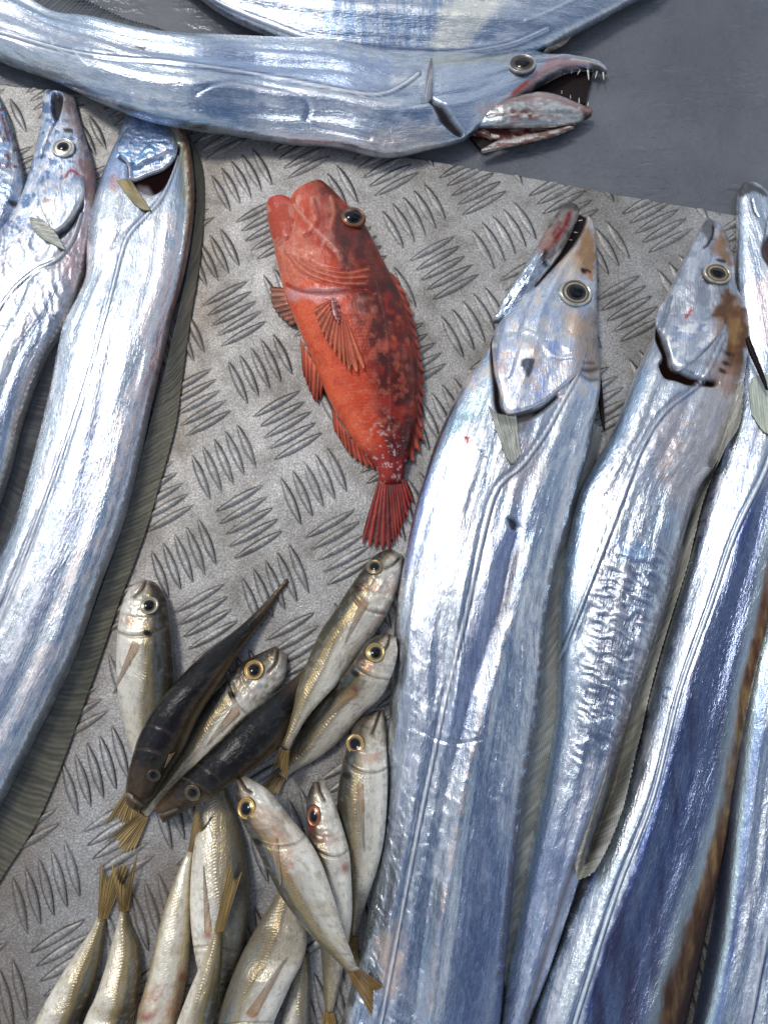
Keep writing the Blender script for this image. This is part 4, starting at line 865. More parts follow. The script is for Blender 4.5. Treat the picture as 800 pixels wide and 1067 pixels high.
b.mix(np.exp(-((e_-1)/2.6)**2)*.75*(fbm(b.px/4, b.py/6, 9) > .42), (.10, .07, .07), .3); b.dz += 1.8*np.exp(-(e_/2.8)**2)*(fbm(t_*90, t_*0, 6, 2)-.5)
b.build('body', M_SILVER, r)
def pg(o):
    o.mix(np.ones(o.px.shape), (.66, .70, .80), .78, .27)
    o.mix(sstep(.5, .62, fbm(o.px/12, o.py/20, 21)), (.46, .56, .82), .8); o.mix(sstep(.5, .62, fbm(o.px/9, o.py/12, 22)), (.82, .80, .80), .55, .36)
    o.mix(sstep(.54, .64, fbm(o.px/7, o.py/9, 23))*.7, (.66, .52, .44), .4); o.mix(sstep(592, 606, o.px)*.8, (.36, .25, .16), .3)
    ds_ = sdpoly(o.px, o.py, [(543, 375), (556, 374), (554, 386), (551, 393), (546, 388)])+3*(fbm(o.px/3, o.py/3, 4)-.5); o.mix(1-sstep(-1, 1.5, ds_), (.10, .11, .14), .4)
    for l_ in [[(530, 352), (548, 345), (566, 352), (586, 350)], [(548, 345), (538, 366), (530, 392)], [(560, 352), (578, 372), (596, 372)], [(586, 360), (592, 364)]]:
        d_, _ = dline(o.px, o.py, l_); o.mix(np.exp(-(d_/1.4)**2)*.7, (.84, .84, .88)); o.dz += 1.1*np.exp(-(d_/2)**2)
    d_, _ = dline(o.px, o.py, [(566, 327), (569, 332), (565, 336)]); o.mix(np.exp(-(d_/1.6)**2)*.8, (.55, .10, .04))
    a_ = np.arctan2(o.py-350, o.px-560); o.dz += .7*fbm(a_*16, np.hypot(o.px-560, o.py-350)/30, 6)*sstep(375, 395, o.py)
patch('gill_cover', [(513, 354), (522, 334), (545, 322), (575, 326), (600, 338), (612, 356), (608, 376), (598, 392), (580, 407), (562, 421), (537, 430), (526, 428), (521, 409), (515, 384)], b, r, M_SILVER, 4.8, 4.0, pg, blend=lambda x, y: sstep(340, 366, y+.0*x)*(1-.6*sstep(596, 612, x)))
# lower jaw
st2 = [(593, 212, 598, 213), (582, 220, 603, 223), (571, 235, 597, 239), (561, 254, 588, 257), (549, 272, 577, 276), (536, 292, 561, 296), (522, 316, 545, 316), (512, 338, 528, 336)]
b2 = Body(st2, [14, 22, 26, 26, 24, 18, 10], ds=1.4, eq=.4, base=[float(b.zb[0])+2, float(b.zb[0])+8], drop=False, ends=(5, 8))
silver(b2, 73, .3, .3, .4, .4, base=(.56, .60, .68)); tip_ = 1-sstep(252, 268, b2.py)
b2.mix(tip_*.9, (.20, .15, .13), .3); n_ = fbm(b2.px/6, b2.py/9, 5)
b2.mix((1-sstep(236, 262, b2.py))*.6, (.30, .27, .25), .4)
b2.dz += 2.2*(fbm((b2.px+b2.py*.6)/3.2, (b2.py-b2.px*.6)/14, 57, 3)-.5)*2
for p_, w_, a_ in [([(593, 222), (588, 236), (579, 248)], 3.0, .95), ([(583, 232), (576, 244)], 2.2, .8), ([(577, 252), (572, 258)], 2.6, .9)]:
    d_, _ = dline(b2.px, b2.py, p_); b2.mix(np.exp(-((d_+2.5*(fbm(b2.px/3, b2.py/3, 8)-.5))/w_)**2)*a_, (.22, .008, .006), .05, .2)
b2.mix(sstep(.52, .6, fbm(b2.px/4, b2.py/6, 55))*(b2.py < 270)*.8, (.13, .09, .08), .3)
area(b2, [(568, 240), (575, 246), (570, 262), (560, 262)], (.40, .22, .18), .6, 3, .1, noise=4); line_mark(b2, [(602, 236), (588, 258), (575, 272)], 1.8, (.72, .68, .58), .9, 1.2)
line_mark(b2, [(568, 262), (566, 270), (569, 276)], 3.2, (.04, .015, .01), .9); b2.mix((1-sstep(214, 222, b2.py))*.8, (.05, .04, .04), .2)
b2.build('lower_jaw', M_SILVER, r)
blade('mouth_interior', [(596, 220, 612, 228), (594, 234, 610, 238), (586, 250, 600, 254), (574, 268, 586, 272), (560, 286, 566, 290)], [b.ze[4], b.ze[10], b.ze[20], b.ze[30]+4, b.ze[34]+8], 6, r, M_FLESH, lambda o: (o.mix(np.ones(o.px.shape), (.10, .05, .055), .05), o.mix(sstep(.5, .6, fbm(o.px/3, o.py/4, 8)), (.30, .20, .22), .1)), bow=1)
for (x, y, dx, dy, L, rr) in [(601, 222, 1, .0, 6, .9), (603, 230, 1, -.2, 5, .8), (598, 242, 1, .1, 5, .7), (593, 250, 1, 0, 4, .6)]: tooth(b2.obj, x, y, float(b.ze[6])+8, dx, dy, L, rr)
eye(b, r, 599, 306, 20, 19, 0, .54, ring=((.62, .58, .46), (.16, .12, .07), (.58, .62, .56)))
fin('pectoral_fin', [(508, 422), (517, 430), (528, 432), (538, 431)], [(526, 474), (532, 484), (536, 484), (543, 474)], r, z0=50, z1=2, c0=(.30, .31, .27), c1=(.42, .43, .38), rays=11, on_top=True, met=.3, rib=1.2, dark=.5, jag=.06)
fin('dorsal_fin', [(617, 440), (611, 474), (602, 502), (590, 545), (577, 595), (567, 655), (562, 720), (551, 790), (541, 850), (530, 945), (524, 1010)], [(627, 446), (618, 482), (607, 520), (598, 560), (590, 610), (585, 660), (582, 730), (577, 785), (562, 850), (545, 945), (528, 1040)], r, z0=22, z1=9, c0=(.36, .36, .33), c1=(.55, .53, .46), rays=120, jag=.04, dark=.6, slant=10, met=.2)
blade('fin_spine', [(622, 378, 624, 378), (622, 400, 627, 402), (624, 425, 629, 430), (628, 446, 630, 448)], [22, 16, 10, 8], 2, r, M_FLESH, lambda o: o.mix(np.ones(o.px.shape), (.04, .04, .04), .2), bow=.8)

# ------------------------------------------------------------------ red rockfish
st = [(306, 204, 335, 189), (301, 211, 348, 200), (293, 224, 361, 214), (287, 240, 378, 232), (286, 258, 391, 256), (291, 284, 402, 278), (300, 316, 417, 308), (313, 347, 428, 342), (328, 380, 435, 378), (342, 415, 436, 412), (356, 440, 433, 440), (374, 468, 428, 466), (391, 487, 423, 484), (395, 500, 421, 498), (395, 508, 421, 508)]
r = thing('rockfish', 'bright red mottled rockfish lying alone on the bare checker plate', 'fish', None, rootloc(st))
b = Body(st, [22, 40, 50, 54, 54, 50, 42, 34, 24, 16], p=2.15, eq=.40, ds=1.1, ends=(2, 10))
b.col[:] = (.58, .062, .018); b.met[:] = .05; b.rgh[:] = .34; b.bmp[:] = 1
nn = fbm(b.px/16, b.py/20, 12); bk = b.U+.35*(nn-.5)
b.mix(1-sstep(-.8, -.25, bk), (.77, .125, .048)); b.mix(sstep(-.15, .3, bk), (.085, .009, .006)); b.mix(sstep(.38, .68, fbm(b.px/9, b.py/12, 213))*sstep(-.3, .1, b.U)*.75, (.36, .030, .014)); b.mix(sstep(.78, .95, b.U)*.5, (.34, .03, .015)); b.mix(sstep(.5, .62, fbm(b.px/9, b.py/11, 13))*sstep(-.2, .2, b.U)*.7, (.09, .016, .012))
b.mix((1-sstep(215, 245, b.py))*.45, (.62, .13, .06)); b.mix(sstep(.46, .66, fbm(b.px/5, b.py/13, 313))*(1-sstep(285, 300, b.py))*(1-sstep(-.1, .5, b.U))*.6, (.74, .36, .28)); b.mix(sstep(.48, .64, fbm(b.px/4, b.py/9, 314))*(1-sstep(285, 300, b.py))*.5, (.34, .035, .018))
b.mix(sstep(.5, .7, fbm(b.px/7, b.py/9, 315))*sstep(300, 330, b.py)*(1-sstep(-.2, .3, b.U))*.45, (.50, .045, .018)); b.mix(sstep(.55, .7, fbm(b.px/5, b.py/6, 316))*sstep(300, 330, b.py)*.3, (.78, .20, .10)); b.mix(sstep(455, 480, b.py)*.85, (.28, .016, .014))
rs = np.random.RandomState(4)
for k_ in range(70):
    x_ = rs.uniform(335, 432); y_ = rs.uniform(310, 460); b.mix(spot(b.px, b.py, x_+(y_-380)*.12, y_, rs.uniform(2, 5), rs.uniform(2.5, 6), .2, .8)*rs.uniform(.2, .6)*sstep(-.3, .1, b.U), (.46, .10, .06))
for (x_, y_, q_) in [(377, 314, 5), (365, 322, 4), (378, 325, 4.5), (390, 322, 3.5), (370, 334, 3)]: b.mix(spot(b.px, b.py, x_, y_, q_*.8, q_*.9, 0, .8)*.8*sstep(.3, .5, fbm(b.px/3, b.py/3, 6)), (.40, .15, .12)); b.dz += .3*spot(b.px, b.py, x_, y_, q_, q_*.9, 0, .7)
# cheek, throat and head bones
area(b, [(288, 240), (310, 235), (335, 262), (330, 290), (300, 296), (290, 275)], (.58, .19, .12), .6, 6, .05, noise=9)
area(b, [(300, 300), (330, 300), (360, 300), (350, 312), (320, 312), (302, 312)], (.66, .42, .42), .6, 5, .05, noise=6)
area(b, [(356, 215), (384, 240), (402, 272), (412, 300), (385, 300), (372, 275), (350, 245), (348, 225)], (.11, .02, .012), .8, 8, noise=16)
b.mix(sstep(.45, .68, fbm(b.px/8, b.py/11, 113))*sstep(-.1, .3, b.U)*.7, (.055, .012, .010))
for off in range(7):
    t0_ = off*6.5
    line_mark(b, [(296+t0_*.4, 262+t0_*.2), (315+t0_*.7, 284-t0_*.1), (345+t0_*.5, 296-t0_*.35), (380+t0_*.1, 300-t0_*.6)], 1.3, (.70, .20, .10) if off % 2 else (.36, .04, .02), .55, 1.0 if off % 2 else -1.2)
line_mark(b, [(299, 297), (316, 303), (342, 305), (366, 302), (380, 300), (388, 306)], 2.0, (.25, .03, .02), .8, -2.6)
line_mark(b, [(330, 210), (334, 226), (328, 240), (318, 246)], 2.2, (.36, .05, .03), .7, -2.2); line_mark(b, [(345, 205), (348, 222), (344, 236)], 2.0, (.70, .22, .12), .6, 1.5)
line_mark(b, [(306, 214), (318, 228), (330, 240), (352, 262)], 2.0, (.80, .36, .26), .5, 1.6)
b.dz += .12*np.sin((b.U*b.W/2)*1.9+b.Sg*.9)*np.sin(-(b.U*b.W/2)*1.9+b.Sg*.9)*sstep(295, 320, b.py)+1.2*(fbm(b.px/10, b.py/10, 32, 3)-.5)*2*(1-sstep(300, 330, b.py))
sx = fbm(b.px/3, b.py/3, 41); b.mix(sstep(.63, .69, sx)*spot(b.px, b.py, 402, 478, 22, 45, -.3, .6)*.8, (.60, .42, .40), 0, .3)
d, _ = dline(b.px, b.py, [(392, 290), (402, 330), (407, 380), (408, 430), (406, 480)]); b.mix(np.exp(-(d/1.6)**2)*.5, (.10, .02, .015)); b.dz += .7*np.exp(-(d/2)**2)
b.build('body', M_RED, r)
z0_ = float(b.zb[0])
st2 = [(279, 209, 283, 206), (278, 216, 302, 209), (279, 228, 314, 220), (282, 244, 322, 236), (287, 262, 322, 256), (292, 280, 318, 276)]
b2 = Body(st2, [20, 30, 36, 36, 24], ds=1.3, eq=.4, base=[2, 6], drop=False, ends=(2, 12), p=2.2)
b2.col[:] = (.48, .065, .028); b2.rgh[:] = .32; b2.mix(sstep(.48, .6, fbm(b2.px/8, b2.py/10, 4)), (.58, .20, .14)); b2.mix(1-sstep(207, 216, b2.py), (.55, .07, .04))
b2.dz += 1.3*(fbm(b2.px/7, b2.py/9, 5)-.5); b2.build('lower_jaw', M_RED, r)
R0, R1 = (.48, .06, .03), (.28, .024, .014)
fin('tail_fin', [(395, 497), (403, 502), (413, 502), (421, 497)], [(374, 568), (390, 573), (410, 572), (432, 520)], r, M_RED, z0=9, z1=4, c0=R1, c1=(.36, .035, .022), rays=13, jag=.2, dark=.8, rib=.8, wave=3, met=0)
fin('dorsal_fin', [(404, 282), (417, 308), (427, 342), (433, 378), (434, 410), (431, 440), (425, 468)], [(415, 290), (427, 316), (436, 352), (442, 390), (441, 430), (442, 462), (428, 486)], r, M_RED, z0=[22, 24, 20, 16, 10], z1=[14, 14, 8, 5], c0=R0, c1=(.55, .09, .05), rays=17, jag=.38, dark=.7, rib=.8, wave=4, met=0)
fin('anal_fin', [(346, 424), (354, 440), (366, 458), (384, 478)], [(347, 448), (364, 474), (380, 486), (393, 490)], r, M_RED, z0=12, z1=4, c0=(.55, .08, .035), c1=(.60, .12, .06), rays=9, jag=.22, dark=.7, rib=1.2, met=0)
fin('pelvic_fin', [(313, 352), (320, 366), (332, 388), (336, 400)], [(315, 390), (324, 412), (330, 420), (337, 410)], r, M_RED, z0=14, z1=4, c0=(.66, .14, .06), c1=(.45, .06, .03), rays=6, jag=.15, dark=.7, rib=1.2, met=0)
fin('pectoral_fin', [(344, 312), (352, 320), (360, 330)], [(325, 322), (338, 354), (364, 388), (384, 386)], r, M_RED, z0=55, z1=2, c0=(.50, .07, .03), c1=(.62, .13, .05), rays=12, jag=.2, dark=.55, rib=.8, on_top=True, met=0, wave=2)
fin('pectoral_fin', [(298, 300), (303, 318), (310, 336)], [(280, 298), (285, 322), (304, 340)], r, M_RED, z0=10, z1=5, c0=(.45, .12, .06), c1=(.42, .17, .10), rays=8, jag=.12, dark=.8, rib=1.2, met=0)
b.z_fix = 0
blade('fin_base', [(344, 312, 348, 310), (344, 320, 354, 318), (347, 330, 355, 330), (352, 336, 354, 337)], [b.on(349, 322)[0, 2]+1.5]*2, 3, r, M_RED, lambda o: (o.mix(np.ones(o.px.shape), (.20, .02, .02), 0), o.mix(sstep(.55, .62, fbm(o.px/2, o.py/2, 8)), (.5, .25, .25))), bow=1.6)
eye(b, r, 368, 228, 15, 14.5, .6, .66, ring=((.10, .06, .03), (.26, .12, .05), (.40, .12, .05)), dome=.9, tilt=.2, up=1.5)

# ------------------------------------------------------------------ small horse mackerels
JG = 'small silver and brown fish heaped on the plate'
def jack(label, st, th, back=1, eyes=None, pect=None, tail=None, view='side', seed=1, gold=.4, pinks=(), mouth=None, red=(), iris=(.62, .42, .16), vs=.05, dark_amt=1.0, p=2.15, ends=(9, 8), spot_xy=None, tail_c=((.46, .28, .08), (.58, .40, .14)), lift=0):
    r = thing('horse_mackerel', label, 'fish', JG, rootloc(st))
    b = Body(st, th, p=p, ds=1.15, eq=.42, ends=ends, lift=lift)
    v = b.U*back; T = b.T; X = b.U*b.W/2
    n1 = fbm(X/6+seed, b.Sg/22, seed); n2 = fbm(X/3, b.Sg/5, seed+8); n3 = fbm(X/9, b.Sg/12, seed+18)
    b.rgh[:] = .27
    if view == 'side':
        b.col[:] = (.80, .745, .62); b.met[:] = .42
        b.mix(1-sstep(-.8, -.1, v+.3*(n1-.5)), (.87, .82, .71), .18)
        b.mix(sstep(.40, .70, n3)*gold*.5, (.52, .42, .24), .45)
        b.mix(sstep(-.15, .3, v+.35*(n1-.5))*.7*dark_amt, (.28, .25, .20), .55)
        b.mix(sstep(.12, .55, v+.3*(n1-.5))*.95*dark_amt, (.045, .040, .026), .3, .3)
        b.mix(np.exp(-((v-.30)/.16)**2)*(.35+gold*.7), (.34, .25, .10), .45); b.mix(np.exp(-((v-.62)/.12)**2)*sstep(.4, .6, n1)*.5, (.20, .26, .30), .7)
    elif view == 'belly':
        b.col[:] = (.80, .74, .60); b.met[:] = .28; b.mix(sstep(.35, .95, np.abs(b.U)+.2*(n1-.5))*.8, (.45, .36, .20), .4); b.mix(sstep(.55, .65, n3)*.4, (.55, .42, .25), .3)
    else:
        b.col[:] = (.010, .009, .009); b.met[:] = .1; b.rgh[:] = .24
        b.mix(np.exp(-((b.U+.25)/.3)**2)*.5*sstep(.35, .65, fbm(X/4, b.Sg/60, 3)), (.035, .038, .046), .5)  # lengthwise sheen painted as a paler, more metallic band
        b.mix(sstep(.45, .9, v+.35*(n1-.5))*.75, (.10, .065, .035), .3); b.mix(sstep(.8, 1.0, v), (.20, .14, .08), .3)
        b.mix((1-sstep(.05, .22, T+.15*(n3-.5)))*.85, (.09, .055, .028), .3)
        b.mix(sstep(.75, .95, T)*.7, (.14, .09, .05), .2)
    b.mix(sstep(.35, .9, T)*(view == 'side')*.35, (.46, .36, .19), .4)
    b.mix(sstep(.60, .70, n2)*(.35 if view != 'back' else .05), (.30, .28, .24), .5)
    # scales and scutes
    b.dz += .22*np.sin(X*2*math.pi/3.6+2*n1)*np.sin(b.Sg*2*math.pi/3.3+X*.5)*sstep(.26, .34, T)
    sc0 = vs+.22*(1-sstep(.40, .62, T)); dv = (v-sc0)*b.W/2; band = np.exp(-(dv/3.0)**2)*sstep(.34, .5, T)
    if view == 'side':
        rib_ = np.sin((b.Sg+np.abs(dv)*.7)*2*math.pi/3.1)
        b.dz += band*(.75+.55*rib_); b.mix(band*(.45+.35*rib_)*(.4+.6*gold), (.44, .33, .16), .4); b.mix(band*(.5-.5*rib_)*.55, (.16, .12, .07), .4)
    # head
    if view != 'belly':
        Tg = .262+.035*(1-(b.U+.2*back)**2); dg = (T-Tg)*b.len; sel = sstep(-1.0, -.75, b.U)
        gk = 1. if view == 'side' else .35; b.dz += gk*(-1.5*np.exp(-((dg-1.2)/1.4)**2)+1.0*np.exp(-((dg+3)/3)**2)); b.mix(np.exp(-((dg-1)/1.3)**2)*.55*gk, (.16, .10, .07), .3)
        Tp = .19+.03*(1-b.U**2); dp = (T-Tp)*b.len; b.dz += -.7*np.exp(-(dp/1.2)**2); b.mix(np.exp(-(dp/1.5)**2)*.3*gk, (.5, .32, .2), .4)
        hd = 1-sstep(.22, .27, T)
        b.mix(hd*sstep(.5, .62, n3)*.35*(view == 'side'), (.66, .50, .42), .4); b.mix(hd*sstep(.50, .66, fbm(X/4, b.Sg/5, seed+3))*.3*(view == 'side'), (.40, .38, .34), .6)
        b.mix((1-sstep(.0, .075, T+.05*(n3-.5)))*.65, (.13, .08, .05), .25); b.mix(hd*sstep(.25, .6, v+.3*(n3-.5))*.7, (.035, .028, .02), .25)
        b.dz += 1.0*(fbm(X/5, b.Sg/5, seed+4, 2)-.5)*2*hd
        if spot_xy: b.mix(spot(b.px, b.py, spot_xy[0], spot_xy[1], 5, 3.4, .6, .4), (.015, .013, .012), .1)
    if mouth: line_mark(b, mouth, 1.7, (.02, .012, .01), .95, -2.6); line_mark(b, [(q_[0]-3, q_[1]+1) for q_ in mouth], 1.4, (.42, .33, .24), .5, .8)
    for (x_, y_, rx_, ry_, a_) in pinks: b.mix(spot(b.px, b.py, x_, y_, rx_*1.2, ry_*1.2, a_, 1.)*.6*sstep(.3, .65, fbm(b.px/4, b.py/4, 9)), (.55, .24, .15), .3)
    for (x_, y_, rx_, ry_, a_) in red: b.mix(spot(b.px, b.py, x_, y_, rx_, ry_, a_, 1.)*.75, (.26, .03, .02), .1)
    b.build('body', M_JACK, r)
    if eyes: eye(b, r, eyes[0], eyes[1], eyes[2]*.93, eyes[3]*.93 if len(eyes) > 3 else None, 0, .56, ring=(iris, tuple(.6*q_ for q_ in iris), tuple(.5+.5*q_ if False else min(1, q_*1.25) for q_ in iris) if view == 'side' else (.2, .15, .08)), dome=.6)
    zt = float(b.zb[-1]+b.thv[-1]*.5)
    if tail:
        zz = float(b.ze[-6])
        bc_ = np.mean(np.array(tail[0], float), 0); tail = (tail[0], [tuple(bc_+(np.array(q_)-bc_)*1.12) for q_ in tail[1]])+tuple(tail[2:])
        fin('tail_fin', tail[0], tail[1], r, M_FINT, z0=zz+.5, z1=(tail[2] if len(tail) > 2 else max(1.5, zz-3)), c0=tail_c[0], c1=tail_c[1], rays=14, jag=.16, dark=.85, rib=.7, met=.0, ds=.8, on_top=False, seed=seed)
    if pect:
        tc_ = np.mean(np.array(pect[1], float), 0); bc_ = np.mean(np.array(pect[0], float), 0); far_ = max(pect[1], key=lambda q_: np.hypot(q_[0]-bc_[0], q_[1]-bc_[1])); pect = (pect[0], [tuple(np.array(far_)+(np.array(q_)-tc_)*.22) for q_ in pect[1]])
        fin('pectoral_fin', pect[0], pect[1], r, M_FINP, z0=float(b.P[..., 2].max()), z1=.3, c0=(.50, .28, .12), c1=(.55, .50, .40), rays=5, on_top=True, rib=.5, met=.0, dark=.45, ds=1.0)
    return b
HM = 'horse mackerel'
jack('small brown-backed fish at the heap\'s upper left, head up beside the wide olive fin', [(149, 603, 161, 606), (134, 616, 172, 621), (126, 638, 176, 640), (123, 665, 179, 668), (122, 695, 181, 700), (124, 725, 179, 728), (130, 755, 173, 755), (137, 780, 163, 778), (141, 800, 152, 798), (138, 818, 146, 818)], [14, 28, 32, 30, 24, 14, 7], 1, (156, 631, 10.5), ([(138, 668), (142, 668), (146, 674)], [(119, 712), (118, 722), (122, 716)]), ([(137, 815), (142, 818), (147, 818)], [(110, 858), (122, 850), (130, 856), (146, 848)], 2), seed=3, gold=.3, mouth=[(152, 604), (148, 614), (140, 622)], pinks=[(136, 648, 6, 4, 0)], spot_xy=(154, 660), iris=(.52, .48, .34), lift=-0)
jack('silver small fish with a big orange eye, wedged between two dark fish', [(287, 673, 300, 682), (272, 680, 297, 706), (255, 689, 286, 722), (240, 702, 272, 742), (220, 724, 258, 764), (200, 750, 240, 786), (186, 780, 215, 800), (170, 808, 192, 818), (156, 832, 166, 838), (146, 846, 154, 852)], [14, 26, 30, 30, 24, 14, 7], -1, (265, 698, 11.5), ([(243, 735), (248, 738), (250, 744)], [(222, 762), (216, 776), (226, 770)]), ([(145, 846), (150, 850), (155, 852)], [(106, 882), (122, 872), (128, 884), (142, 882)], 4), seed=5, gold=.3, mouth=[(290, 676), (288, 690), (280, 700)], spot_xy=(242, 724), iris=(.60, .36, .12))
jack('dark curved fish seen from its back, thin tail reaching up onto the bare plate', [(132, 836, 143, 846), (133, 815, 161, 827), (139, 790, 176, 803), (147, 765, 191, 780), (162, 737, 208, 745), (185, 710, 229, 712), (212, 682, 248, 682), (245, 657, 264, 660), (268, 636, 279, 640), (285, 618, 290, 621), (299, 602, 302, 605)], [18, 34, 40, 42, 40, 34, 26, 18, 10, 6], 1, (161, 808, 7), ([(176, 786), (182, 784), (186, 778)], [(172, 800), (176, 796), (182, 790)]), None, view='back', seed=7, iris=(.10, .07, .04), ends=(5, 6), mouth=[(135, 826), (142, 832), (150, 838)])
jack('small pale fish with a yellow eye, lying under the olive-backed one', [(402, 659, 413, 664), (384, 668, 414, 682), (368, 690, 408, 704), (348, 716, 397, 726), (330, 738, 378, 744), (316, 758, 358, 768), (306, 776, 335, 788), (296, 794, 310, 802), (288, 806, 296, 812)], [14, 26, 30, 28, 22, 14, 7], -1, (391, 680, 11), ([(364, 718), (369, 720), (373, 724)], [(344, 740), (330, 756), (346, 748)]), ([(287, 805), (291, 808), (297, 812)], [(270, 822), (280, 824), (290, 826)], 6), seed=11, gold=.55, mouth=[(406, 660), (404, 672), (398, 680)], red=[(370, 720, 4, 5, 0)], spot_xy=(370, 702), iris=(.55, .40, .16), pinks=[(384, 696, 8, 4, .6)])
jack('wide grey-backed fish lying head down, upper end under a dark fish\'s brown head', [(222, 1052, 240, 1052), (210, 1022, 248, 1020), (203, 990, 254, 990), (199, 955, 259, 955), (199, 920, 259, 920), (202, 885, 254, 882), (208, 855, 246, 852), (216, 828, 236, 824), (222, 806, 230, 806)], [14, 28, 32, 30, 24, 16, 8], 1, None, ([(213, 972), (217, 974), (221, 970)], [(210, 912), (212, 903), (214, 914)]), None, seed=13, gold=.35, red=[(217, 975, 5, 4, 0)], vs=-.02, dark_amt=.8)
jack('dark straight fish seen from its back, brown head over the wide grey-backed fish', [(161, 841, 170, 858), (172, 828, 193, 845), (187, 812, 219, 832), (205, 795, 241, 817), (225, 775, 263, 803), (250, 750, 284, 785), (275, 730, 301, 762), (300, 712, 318, 740), (318, 696, 332, 716), (330, 688, 338, 698)], [14, 28, 36, 38, 36, 30, 24, 16, 9], 1, (201, 826, 9.5), None, None, view='back', seed=17, iris=(.20, .13, .06), mouth=[(164, 850), (176, 846), (186, 842)])
jack('olive-backed small fish whose snout touches the tail of the red fish', [(406, 571, 420, 579), (388, 581, 417, 600), (366, 610, 408, 630), (350, 634, 392, 658), (333, 660, 371, 686), (319, 692, 352, 712), (310, 716, 337, 728), (305, 740, 320, 748), (299, 762, 308, 768), (293, 778, 301, 782)], [14, 26, 30, 30, 26, 20, 12, 8], -1, (390, 591, 9.5), ([(376, 624), (380, 627), (385, 628)], [(364, 650), (360, 668), (368, 662)]), ([(292, 778), (296, 782), (302, 782)], [(282, 808), (290, 798), (299, 813)], 22), seed=19, gold=.5, mouth=[(416, 582), (410, 588), (402, 592)], red=[(380, 628, 3.5, 3, 0)], pinks=[(396, 616, 16, 3, .15), (394, 650, 5, 14, .5)], spot_xy=(372, 613), iris=(.30, .22, .12))
jack('pale belly-up fish with a red vent, just left of the wide grey-backed fish', [(118, 1150, 168, 1150), (128, 1110, 178, 1105), (140, 1064, 186, 1064), (150, 1034, 193, 1027), (159, 1000, 197, 997), (168, 960, 199, 965), (178, 928, 200, 930), (189, 900, 201, 903), (196, 886, 203, 887)], [22, 30, 32, 30, 26, 18, 8], 1, None, None, ([(196, 887), (200, 888), (204, 888)], [(204, 840), (211, 862), (221, 848)], 20), view='belly', seed=23, red=[(153, 1060, 8, 5, 0), (190, 1018, 4, 5, 0)], pinks=[(155, 1040, 14, 12, 0), (180, 1050, 5, 16, .3)], ends=(14, 8))
jack('narrow brown-sided fish at the bottom, its tail over the wide grey-backed fish', [(168, 1140, 216, 1140), (175, 1100, 222, 1100), (186, 1062, 224, 1065), (200, 1026, 229, 1024), (214, 994, 232, 992), (223, 970, 232, 971)], [20, 28, 28, 24, 16, 8], 1, None, None, ([(223, 971), (227, 972), (233, 971)], [(240, 898), (243, 920), (251, 912)], 34), seed=29, gold=.8, vs=-.2, dark_amt=1.2, ends=(14, 6))
jack('small fish at the heap\'s lower left corner, spread yellow tail up on the plate', [(18, 1120, 70, 1130), (37, 1066, 87, 1066), (55, 1032, 97, 1036), (72, 1004, 104, 1004), (88, 980, 107, 984), (97, 966, 109, 970), (102, 954, 111, 957)], [22, 28, 26, 22, 14, 7], 1, None, None, ([(102, 955), (106, 958), (112, 958)], [(105, 902), (112, 918), (120, 906), (133, 906)], 4), seed=31, gold=.7, vs=.1, ends=(14, 6))
jack('small blue-edged fish, second from the lower left, its yellow tail crossing its neighbour\'s', [(72, 1130, 130, 1130), (88, 1066, 138, 1066), (101, 1036, 144, 1042), (112, 1002, 147, 1010), (118, 978, 145, 986), (123, 962, 136, 964), (126, 948, 133, 949)], [22, 30, 30, 24, 14, 7], 1, None, None, ([(124, 948), (129, 951), (134, 949)], [(117, 902), (129, 924), (143, 890)], 12), seed=37, gold=.5, vs=.05, ends=(14, 6))
jack('grey sliver of a fish at the bottom edge, right of the broad silver one', [(288, 1110, 324, 1110), (292, 1070, 324, 1070), (300, 1040, 323, 1040), (308, 1010, 323, 1012), (316, 990, 322, 990)], [16, 18, 16, 12, 6], 1, None, None, None, seed=41, gold=.1, dark_amt=.7, ends=(14, 6))
jack('broad silver fish at the bottom edge, head down, under the orange-tailed fish', [(214, 1120, 272, 1125), (220, 1090, 279, 1090), (227, 1060, 287, 1062), (240, 1022, 304, 1024), (254, 990, 316, 1000), (272, 958, 320, 975), (286, 936, 312, 952), (298, 915, 312, 925)], [20, 30, 34, 34, 28, 20, 10], -1, None, ([(256, 1056), (262, 1060), (268, 1058)], [(280, 1020), (297, 1000), (290, 1024)]), None, seed=43, gold=.25, dark_amt=.65, vs=.2, red=[(264, 1057, 5, 4, 0)], ends=(14, 8))
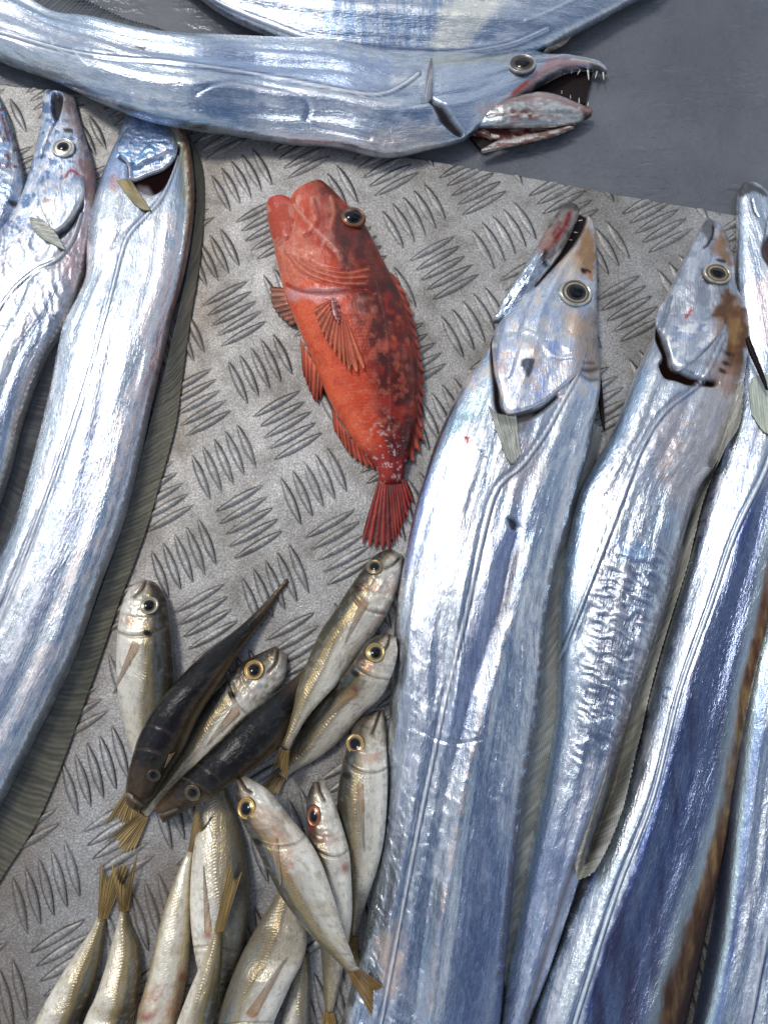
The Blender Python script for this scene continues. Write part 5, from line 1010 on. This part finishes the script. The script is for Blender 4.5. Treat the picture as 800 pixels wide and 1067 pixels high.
jack('small grey fish with a round orange eye, pressed against the bloodied-jaw ribbon fish', [(391, 740, 399, 739), (372, 752, 402, 762), (361, 780, 403, 785), (354, 810, 404, 812), (351, 840, 403, 842), (352, 870, 400, 875), (354, 900, 394, 902), (359, 930, 385, 930), (363, 955, 377, 956), (365, 975, 371, 976)], [12, 24, 28, 28, 26, 20, 12, 7], -1, (370, 775, 10.5), ([(371, 816), (375, 815), (379, 820)], [(374, 860), (379, 884), (382, 862)]), ([(364, 973), (368, 976), (372, 976)], [(352, 1010), (364, 1000), (374, 1014)], 3), seed=47, gold=.25, mouth=[(396, 742), (392, 754), (388, 764)], spot_xy=(361, 808), iris=(.58, .38, .16), pinks=[(388, 790, 8, 4, -.3)])
jack('slim small fish with a bloodshot eye, right of the orange-tailed fish', [(326, 815, 338, 812), (320, 832, 347, 832), (320, 860, 357, 862), (323, 885, 364, 888), (328, 910, 366, 915), (333, 940, 367, 950), (333, 970, 364, 978), (335, 1000, 359, 1004), (337, 1030, 353, 1030), (339, 1055, 347, 1055)], [12, 24, 28, 28, 26, 20, 12, 7], -1, (327, 850, 7.5, 11), None, ([(338, 1053), (343, 1056), (348, 1055)], [(330, 1090), (343, 1078), (356, 1090)], 4), seed=53, gold=.3, mouth=[(331, 816), (334, 826), (338, 834)], iris=(.38, .12, .06), red=[(324, 864, 3.5, 4, 0), (331, 896, 4, 4, 0), (360, 904, 5, 6, 0)], pinks=[(340, 874, 10, 4, -.2)], dark_amt=.8)
jack('topmost small fish, its orange forked tail laid on the bloodied-jaw ribbon fish', [(247, 812, 255, 808), (246, 835, 280, 824), (254, 858, 301, 850), (266, 880, 322, 876), (280, 908, 336, 902), (295, 936, 349, 940), (318, 967, 358, 970), (340, 990, 367, 994), (357, 1007, 371, 1006), (364, 1014, 376, 1010)], [14, 28, 32, 32, 28, 20, 12, 7], -1, (257, 842, 10.5, 11.5), ([(280, 876), (285, 872), (290, 874)], [(284, 900), (292, 920), (298, 900)]), ([(362, 1014), (368, 1013), (376, 1009)], [(390, 1064), (392, 1048), (389, 1034), (400, 1036), (414, 1041)], 44), seed=59, gold=.75, mouth=[(250, 812), (256, 822), (262, 826)], spot_xy=(268, 877), iris=(.55, .34, .10), pinks=[(274, 858, 10, 6, .8), (300, 895, 16, 8, 1.2), (290, 868, 8, 4, 1)], tail_c=((.48, .26, .06), (.52, .30, .08)))
